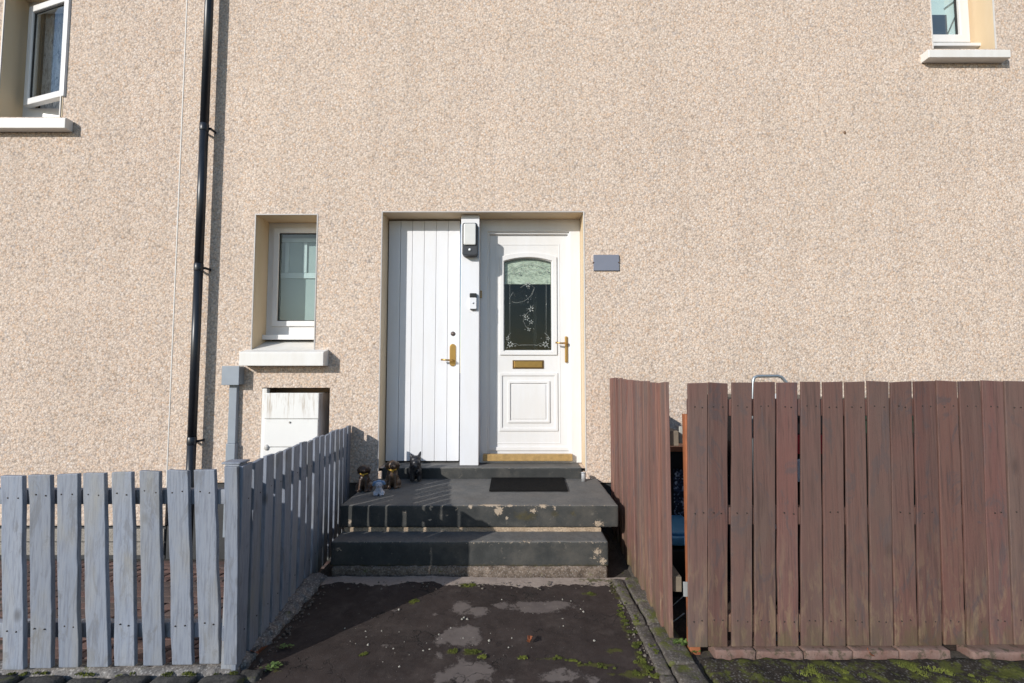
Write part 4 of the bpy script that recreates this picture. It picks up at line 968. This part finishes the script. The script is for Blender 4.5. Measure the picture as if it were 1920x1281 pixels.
so_ = bpy.data.objects['garden_soil']; del so_['category']; del so_['label']

def wheelie(xa, xb, yf, zt, mat, label, loc):
    t_ = thing('wheelie_bin', label, 'bin', loc, 'wheeled bins behind the brown street-side fence'); zb = -.12; i = .05
    def tap(x0, x1, y0, y1, z0, z1, s0):
        return MB().add([(x0 + s0, y0 + s0, z0), (x1 - s0, y0 + s0, z0), (x1 - s0, y1 - s0, z0), (x0 + s0, y1 - s0, z0), (x0, y0, z1), (x1, y0, z1), (x1, y1, z1), (x0, y1, z1)],
                        [(0, 3, 2, 1), (4, 5, 6, 7), (0, 1, 5, 4), (1, 2, 6, 5), (2, 3, 7, 6), (3, 0, 4, 7)])
    obj('body', tap(xa, xb, yf, yf + .55, zb + .06, zt - .06, i), mat, t_, .02); obj('rim', MB().box((xa - .012, yf - .012, zt - .10), (xb + .012, yf + .562, zt - .058)), mat, t_, .006)
    obj('lid', tap(xa - .015, xb + .015, yf - .02, yf + .57, zt - .057, zt, -.0), mat, t_, .015)
    for sx_ in (xa + .05, xb - .09): obj('wheel', MB().tube([(sx_, yf + .5, zb + .1), (sx_ + .04, yf + .5, zb + .1)], .1, 18), 'black', t_)
    return t_
yb_ = 2.85
bn = wheelie(AX(1402, 800, yb_), AX(1592, 800, yb_), yb_, AZ(748, yb_), 'black', 'black wheeled bin with red and white stickers, glimpsed through the board gaps', (1.7, 3.1, 0))
redm = simple('red_sticker', (.50, .03, .04), .5); whm = simple('white_sticker', (.72, .72, .74), .5)
def stick(l, t_, r, b_, m_, dy=.012): a, b = at(l, b_, yb_ - .01), at(r, t_, yb_ - .01); return MB().box((a.x, yb_ - .004 - dy, a.z), (b.x, yb_ + .055, b.z))
obj('red_sticker', stick(1486, 816, 1549, 851, redm), redm, bn, label='red sticker'); obj('white_sticker', stick(1484, 862, 1512, 903, whm, .01), whm, bn, label='white sticker')
obj('white_sticker', stick(1440, 981, 1462, 992, whm, .01), whm, bn)
grn = simple('dark_green_plastic', (.018, .045, .028), .5)
wheelie(AX(1606, 800, yb_), AX(1800, 800, yb_), yb_, AZ(756, yb_), grn, 'dark green wheeled bin behind the middle of the brown street-side fence', (2.35, 3.1, 0))
wheelie(AX(1816, 800, yb_), AX(2010, 800, yb_), yb_, AZ(756, yb_), 'black', 'dark wheeled bin behind the right end of the brown street-side fence', (3.0, 3.1, 0))
yh = 2.55
ht = thing('hand_truck', 'grey tubular trolley handle rising above the brown street-side fence', 'trolley', (1.42, yh, -.1))
P = [at(1411, 760, yh), at(1412, 714, yh), at(1414, 708, yh), at(1420, 705.5, yh), at(1458, 705, yh), at(1465, 707, yh), at(1475, 718, yh), at(1478, 760, yh)]
P = [Vector((P[0].x, yh, -.05))] + P + [Vector((P[-1].x, yh, -.05))]
obj('handle_frame', MB().tube(P, .0085, 12), 'chrome', ht)
obj('toe_plate', MB().box((P[0].x - .02, yh - .14, -.062), (P[-1].x + .02, yh, -.055)), 'chrome', ht)
for xw in (P[0].x - .03, P[-1].x + .005): obj('wheel', MB().tube([(xw, yh + .05, .0), (xw + .025, yh + .05, .0)], .06, 16), 'black', ht)
a, b = at(1406, 747, yh + .02), at(1470, 738, yh + .02)
obj('cross_panel', MB().box((P[0].x + .01, yh + .004, a.z), (P[-1].x - .01, yh + .02, b.z)), whm, ht)

# ------------------------------------------------------------------ things on the landing
mat_t = NT('black_ribbed_rubber'); nn = mat_t.noise(220, 3, .7); mat_t.col(mat_t.ramp(nn, [(.35, (.006, .006, .006)), (.7, (.020, .020, .021))])); mat_t.rough(.95); mat_t.b.inputs['Specular IOR Level'].default_value = .1; mat_t.bump(nn, 1.0, .006)
q1, q2, q3, q4 = atz(917, 922.5, ZL), atz(1065, 922.5, ZL), atz(1056, 895, ZL), atz(922, 895, ZL)
m = MB(); bt = [q1, q2, q3, q4]; m.add([(q.x, q.y, ZL + .003) for q in bt] + [(q.x, q.y, ZL + .012) for q in bt], [(0, 3, 2, 1), (4, 5, 6, 7), (0, 1, 5, 4), (1, 2, 6, 5), (2, 3, 7, 6), (3, 0, 4, 7)])
tag(obj('doormat', m, mat_t.m, None, .003), 'thin black doormat lying on the landing in front of the white panelled door', 'doormat')

def statue(name, label, loc, s, parts, mat, vox, collar=None, rotz=0, grp=None):
    t_ = thing(name, label, 'ornament', loc, grp); body = MB(); R = lambda p_: Vector((p_[0] * cos(rotz) - p_[1] * sin(rotz), p_[0] * sin(rotz) + p_[1] * cos(rotz), p_[2])) * s + Vector(loc)
    for kind, *a in parts:
        if kind == 'b':
            e = MB(); e.ball((0, 0, 0), [a[1][0] * s * 1.14, a[1][1] * s, a[1][2] * s], 16, 11)
            for v in e.v:
                x, y = v.x, v.y; v.x = x * cos(rotz) - y * sin(rotz); v.y = x * sin(rotz) + y * cos(rotz)
            c = R(a[0]); body.add([tuple(v + c) for v in e.v], e.f)
        else: body.tube([R(p_) for p_ in a[0]], [r * s for r in a[1]], 12)
    o = obj('body', body, mat, t_, smooth=True); rm = o.modifiers.new('union', 'REMESH'); rm.mode = 'VOXEL'; rm.voxel_size = vox; rm.use_smooth_shade = True
    sm_ = o.modifiers.new('soften', 'SMOOTH'); sm_.iterations = 2
    return t_, R
# unit dog: 1 tall, sitting, facing -Y
DOG = [('b', (0, .10, .26), (.21, .27, .25)), ('b', (0, -.02, .44), (.17, .17, .27)), ('t', [(0, -.02, .5), (0, -.08, .7)], [.15, .13]), ('b', (0, -.10, .80), (.155, .17, .15)),
       ('b', (0, -.24, .745), (.085, .12, .075)), ('b', (0, -.34, .765), (.035, .03, .028)), ('t', [(-.13, -.08, .88), (-.20, -.09, .76), (-.20, -.10, .62)], [.05, .075, .045]), ('t', [(.13, -.08, .88), (.20, -.09, .76), (.20, -.10, .62)], [.05, .075, .045]),
       ('t', [(-.09, -.12, .45), (-.10, -.18, .2), (-.10, -.20, .05)], [.085, .062, .055]), ('t', [(.09, -.12, .45), (.10, -.18, .2), (.10, -.20, .05)], [.085, .062, .055]),
       ('b', (-.10, -.24, .035), (.06, .09, .038)), ('b', (.10, -.24, .035), (.06, .09, .038)), ('b', (-.21, .0, .14), (.09, .19, .14)), ('b', (.21, .0, .14), (.09, .19, .14)), ('b', (-.23, -.16, .035), (.055, .10, .036)), ('b', (.23, -.16, .035), (.055, .10, .036)),
       ('t', [(0, .3, .1), (.1, .4, .06), (.2, .38, .05)], [.05, .04, .025])]
def brownm(name, a, b):
    t = NT(name); t.col(t.ramp(t.noise(34, 5, .6), [(.35, a), (.7, b)])); t.rough(.38); t.bump(t.noise(120, 4), .5, .002); return t.m
yel = simple('yellow_collar', (.62, .38, .05), .5); blk = simple('gloss_black_nose', (.008, .008, .008), .2)
def collar(t_, R, s, z=.645, r=.145, y=-.06):
    P = [R((r * cos(2 * pi * k / 16), y + r * sin(2 * pi * k / 16), z + .02 * sin(2 * pi * k / 16))) for k in range(17)]; obj('collar', MB().tube(P, .021 * s, 8, False), yel, t_)
    obj('name_tag', MB().ball(R((.0, y - r - .02, z - .045)), (.04 * s, .015 * s, .045 * s), 10, 7), yel, t_)
def face(t_, R, s, ez=.82):
    for sx_ in (-1, 1): obj('eye', MB().ball(R((sx_ * .07, -.235, ez)), .02 * s, 8, 6), blk, t_)
    obj('nose', MB().ball(R((0, -.365, ez - .05)), (.034 * s, .022 * s, .026 * s), 8, 6), blk, t_)
b1 = atz(680, 922, ZL); s1 = (at(680, 873, b1.y).z - ZL) * 1.06
t1, R1 = statue('dog_statue', 'brown sitting dog ornament with yellow collar, nearest the side picket fence', (b1.x, b1.y + .04, ZL), s1, DOG, brownm('dark_brown_glaze', (.030, .017, .012), (.085, .05, .036)), .0055, rotz=.05, grp='dog ornaments on the landing'); collar(t1, R1, s1); face(t1, R1, s1)
b2 = atz(733, 916, ZL); s2 = (at(733, 864, b2.y).z - ZL) * 1.06
t2, R2 = statue('dog_statue', 'brown sitting dog ornament with yellow collar, between the puppy figurine and the black one', (b2.x, b2.y + .04, ZL), s2, DOG, brownm('warm_brown_glaze', (.045, .025, .016), (.14, .085, .05)), .0055, rotz=.25, grp='dog ornaments on the landing'); collar(t2, R2, s2); face(t2, R2, s2)
b3 = atz(709, 929, ZL); s3 = at(709, 900, b3.y).z - ZL
PUP = [('b', (0, .04, .24), (.23, .24, .25)), ('b', (0, -.02, .42), (.17, .16, .2)), ('b', (0, -.06, .70), (.24, .22, .21)), ('b', (0, -.24, .62), (.12, .12, .10)), ('t', [(-.1, -.14, .4), (-.11, -.2, .06)], [.085, .07]), ('t', [(.1, -.14, .4), (.11, -.2, .06)], [.085, .07]),
       ('b', (-.12, -.25, .045), (.075, .11, .045)), ('b', (.12, -.25, .045), (.075, .11, .045)), ('b', (-.25, -.02, .13), (.12, .2, .13)), ('b', (.25, -.02, .13), (.12, .2, .13)), ('b', (-.27, -.2, .045), (.07, .1, .045)), ('b', (.27, -.2, .045), (.07, .1, .045))]
t3, R3 = statue('puppy_figurine', 'small pale grey puppy figurine with blue ears, in front of the brown dog ornaments', (b3.x, b3.y + .02, ZL), s3, PUP, brownm('pale_grey_glaze', (.36, .38, .46), (.62, .64, .70)), .0035, rotz=.2)
bl_ = simple('powder_blue_glaze', (.16, .27, .45), .4); e_ = MB(); e_.tube([R3((-.1, -.05, .88)), R3((-.27, -.08, .82)), R3((-.38, -.1, .62))], [.07 * s3, .11 * s3, .08 * s3], 10); obj('ear', e_, bl_, t3)
e_ = MB(); e_.tube([R3((.1, -.05, .88)), R3((.27, -.08, .82)), R3((.38, -.1, .66))], [.07 * s3, .11 * s3, .08 * s3], 10); obj('ear', e_, bl_, t3); obj('cap', MB().ball(R3((0, .0, .86)), (.22 * s3, .19 * s3, .10 * s3), 14, 9), bl_, t3)
for sx_ in (-1, 1): obj('eye', MB().ball(R3((sx_ * .09, -.262, .70)), .03 * s3, 8, 6), blk, t3)
obj('nose', MB().ball(R3((0, -.355, .645)), .035 * s3, 8, 6), blk, t3)
b4 = atz(776, 905, ZL); s4 = at(776, 851, b4.y).z - ZL
TER = [('b', (0, .16, .36), (.20, .34, .21)), ('b', (0, -.08, .46), (.19, .19, .24)), ('t', [(0, -.08, .5), (-.02, -.14, .74)], [.16, .15]), ('b', (-.02, -.18, .80), (.17, .18, .14)), ('b', (-.03, -.33, .70), (.13, .13, .13)), ('b', (-.03, -.40, .60), (.09, .07, .10)),
       ('t', [(.10, -.13, .86), (.15, -.12, 1.0), (.18, -.11, 1.07)], [.07, .045, .012]), ('t', [(-.13, -.13, .86), (-.17, -.12, .95), (-.18, -.12, 1.0)], [.07, .05, .02]),
       ('t', [(-.12, -.12, .4), (-.12, -.15, .04)], [.095, .08]), ('t', [(.12, -.12, .4), (.12, -.15, .04)], [.095, .08]), ('t', [(-.12, .32, .35), (-.12, .36, .04)], [.095, .075]), ('t', [(.12, .32, .35), (.12, .36, .04)], [.095, .075]),
       ('t', [(0, .42, .45), (.03, .5, .65), (.05, .5, .78)], [.06, .045, .02])]
for k in range(60):
    a = random.uniform(0, 2 * pi); z_ = random.uniform(.3, .9); TER.append(('b', (.17 * cos(a) - .02, -.14 + .19 * sin(a), z_), (.03, .03, .055)))
t4, R4_ = statue('terrier_statue', 'glossy black shaggy terrier ornament with pointed ear, standing by the store door', (b4.x, b4.y + .05, ZL), s4, TER, brownm('gloss_black_glaze', (.010, .010, .012), (.035, .037, .045)), .0055, rotz=.35, grp=None); face(t4, R4_, s4, .80)
c = atz(1094.5, 903, ZL); zt = at(1094, 886, c.y).z
cyl = thing('candle_holder', 'small whitish metal cylinder standing on the landing at the right wall corner', 'holder', (c.x, c.y + .01, ZL))
obj('body', MB().tube([(c.x, c.y + .01, ZL + .001), (c.x, c.y + .01, zt - .004), (c.x, c.y + .01, zt)], [.019, .019, .017], 20), simple('dull_white_metal', (.55, .56, .58), .4, .3), cyl)
obj('rim', MB().tube([(c.x, c.y + .01, zt - .01), (c.x, c.y + .01, zt - .002)], .0215, 20), simple('grey_rim', (.35, .36, .38), .4, .3), cyl)

# ------------------------------------------------------------------ loose stones, leaves, weeds, moss
rs = random.Random(11); st_ = MB()
def stone(x, y, z, r):
    n = rs.randint(5, 7); ph = rs.uniform(0, 6); vs = [(x + r * rs.uniform(.7, 1.2) * cos(ph + 2 * pi * k / n), y + r * rs.uniform(.7, 1.2) * sin(ph + 2 * pi * k / n), z) for k in range(n)]
    vs += [(x + .6 * (v[0] - x), y + .6 * (v[1] - y), z + r * rs.uniform(.5, .8)) for v in vs[:n]]
    st_.add(vs, [tuple(range(2 * n - 1, n - 1, -1))[::-1]] + [(k, (k + 1) % n, (k + 1) % n + n, k + n) for k in range(n)])
for k in range(300):
    x, y = rs.uniform(-1.15, .62), rs.uniform(1.75, 2.95)
    if noise.noise(Vector((x * 3.1, y * 3.1, 5))) < .12: continue
    stone(x, y, -.006 + .008 * noise.noise(Vector((x * 2.1, y * 2.1, 0))) + .004 * noise.noise(Vector((x * 9, y * 9, 4))), rs.choice([.0015, .002, .002, .0025, .003, .005]))
for px, py in ((870, 1157), (876, 1160), (866, 1160), (748, 1142), (690, 1208), (1094, 1146), (1055, 1160), (917, 1200), (1114, 1200)):
    q = atz(px, py, 0); stone(q.x, q.y, -.004, .0075)
struct_o = obj('loose_stones', st_, simple('pale_grit', (.34, .32, .28), .8, 0, .3, 60), None, stuff=True)
def leaf(px, py, s, label, seed):
    q = atz(px, py, 0); r2 = random.Random(seed); m = MB(); n = 9; vs = []
    ph = r2.uniform(0, 6)
    for k in range(n):
        a = 2 * pi * k / n; rr_ = s * (1 + .35 * cos(2 * a)) * r2.uniform(.75, 1.1); x, y = rr_ * cos(a), rr_ * .7 * sin(a)
        vs.append((q.x + x * cos(ph) - y * sin(ph), q.y + x * sin(ph) + y * cos(ph), .012 + r2.uniform(0, .028)))
    vs.append((q.x, q.y, .008)); m.add(vs, [(k, (k + 1) % n, n) for k in range(n)])
    o = obj('dead_leaf', m, simple('dry_leaf', (.27, .085, .035), .7, 0, .4, 60), None, smooth=False); sd_ = o.modifiers.new('thick', 'SOLIDIFY'); sd_.thickness = .0008
    tag(o, label, 'leaf')
leaf(993, 1208, .026, 'curled reddish-brown dead leaf lying on the tarmac path', 3)
leaf(486, 1228, .03, 'orange-brown dead leaf at the foot of the corner post', 5)
leaf(1632, 1232, .022, 'brown dead leaf on the moss below the brown street-side fence', 8)
leafm = NT('weed_leaf'); leafm.col(leafm.ramp(leafm.noise(40, 3), [(.35, (.05, .09, .02)), (.7, (.14, .20, .05))])); leafm.rough(.6)
def weed(px, py, n, s, label, seed, zb=0.0):
    q = atz(px, py, zb); r2 = random.Random(seed); m = MB()
    for k in range(n):
        a = r2.uniform(0, 2 * pi); L = s * r2.uniform(.4, 1.1); w_ = L * .32; up = r2.uniform(.2, .9); ox, oy = r2.gauss(0, s * .6), r2.gauss(0, s * .4)
        d = Vector((cos(a), sin(a), up)).normalized(); sd2 = Vector((-sin(a), cos(a), 0)); o_ = Vector((q.x + ox, q.y + oy, zb + .002)); mid = o_ + d * L * .55; tip = o_ + d * L + Vector((0, 0, -L * .2))
        m.add([o_, mid + sd2 * w_, tip, mid - sd2 * w_, mid + Vector((0, 0, -L * .05))], [(0, 1, 4), (1, 2, 4), (2, 3, 4), (3, 0, 4)])
    o = obj('weed', m, leafm.m, None, smooth=False); tag(o, label, 'weed')
weed(512, 1252, 46, .026, 'small green weed at the foot of the corner post, nearest the viewer', 1)
weed(535, 1213, 34, .022, 'small green weed between mortar kerb and tarmac, behind the nearer weed', 2)
weed(1276, 1207, 60, .026, 'bright green weed at the open corner between the two brown fences', 3, .02)
weed(1300, 1222, 40, .02, 'low green weed under the first board of the brown street-side fence', 6, 0)
gr = MB(); st_ = gr; rs = random.Random(21)
for k in range(260):
    t_ = rs.random(); sd_ = rs.choice([0, 1, 2])
    if sd_ == 0: x, y, z_ = .625 + rs.gauss(0, .022), rs.uniform(1.9, 3.02), .0
    elif sd_ == 1: x, y, z_ = -1.165 + abs(rs.gauss(0, .03)), rs.uniform(2.1, 3.0), .0
    else: x, y, z_ = rs.uniform(-1.1, .7), 3.03 - abs(rs.gauss(0, .05)), .004
    stone(x, y, z_ - .003, rs.choice([.003, .004, .005, .006, .009]))
obj('crumbled_grit', gr, simple('brown_grit', (.17, .145, .12), .9, 0, .5, 60), None, stuff=True)
# moss cushions, past counting
ms = MB(); rs = random.Random(5)
def tuft(x, y, z, n, spread, h):
    for k in range(n):
        a = rs.uniform(0, 2 * pi); r = spread * math.sqrt(rs.random()); bx_, by_ = x + r * cos(a), y + r * sin(a) * .8; hh = h * rs.uniform(.5, 1.1) * (1 - .5 * (r / spread)); t_ = rs.uniform(0, 2 * pi); w_ = .0022
        ms.add([(bx_ - w_ * cos(t_), by_ - w_ * sin(t_), z - .002), (bx_ + w_ * cos(t_), by_ + w_ * sin(t_), z - .002), (bx_ + rs.uniform(-.003, .003), by_ + rs.uniform(-.003, .003), z + hh)], [(0, 1, 2)])
def mline(pts, n, spread, h, dens=40, z=0.0):
    for (ax, ay), (bx_, by_) in zip(pts[:-1], pts[1:]):
        for k in range(n):
            t_ = rs.random(); q = atz(ax + (bx_ - ax) * t_ + rs.gauss(0, 2.5), ay + (by_ - ay) * t_ + rs.gauss(0, 2), z)
            if noise.noise(Vector((q.x * 7, q.y * 7, 2))) > -.12: tuft(q.x, q.y, z, dens, spread * rs.uniform(.5, 1.3), h)
mline([(1150, 1098), (1166, 1150), (1190, 1205), (1222, 1268)], 16, .013, .008)
mline([(1152, 1084), (1180, 1140), (1215, 1200), (1246, 1262)], 9, .007, .009, z=.012)
mline([(1222, 1268), (1165, 1255), (1075, 1238), (1030, 1232)], 10, .010, .007)
for px, py in ((850, 1219), (880, 1220), (890, 1221), (908, 1230), (872, 1097), (885, 1096), (680, 1226), (775, 1127), (1106, 1112), (978, 1232), (1215, 1250), (1205, 1242), (1195, 1262), (1230, 1268), (1200, 1205), (1186, 1185)):
    q = atz(px, py, 0)
    for k in range(5): tuft(q.x + rs.gauss(0, .012), q.y + rs.gauss(0, .007), -.002, 40, .012, .008)
for k in range(230):
    x, y = rs.uniform(.9, 2.6), rs.uniform(1.85, 2.2)
    if noise.noise(Vector((x * 3.2, y * 6, 9))) > .0: tuft(x, y, .010, 70, rs.uniform(.012, .034), .012)
for k in range(36):
    x = rs.uniform(-2.45, -1.1); tuft(x, rs.uniform(2.10, 2.12), .018, 40, .014, .008)
mm = NT('moss_green'); mm.col(mm.ramp(mm.noise(9, 4), [(.35, (.06, .075, .012)), (.6, (.16, .18, .03)), (.8, (.24, .25, .05))])); mm.rough(.9)
obj('moss', ms, mm.m, None, stuff=True)
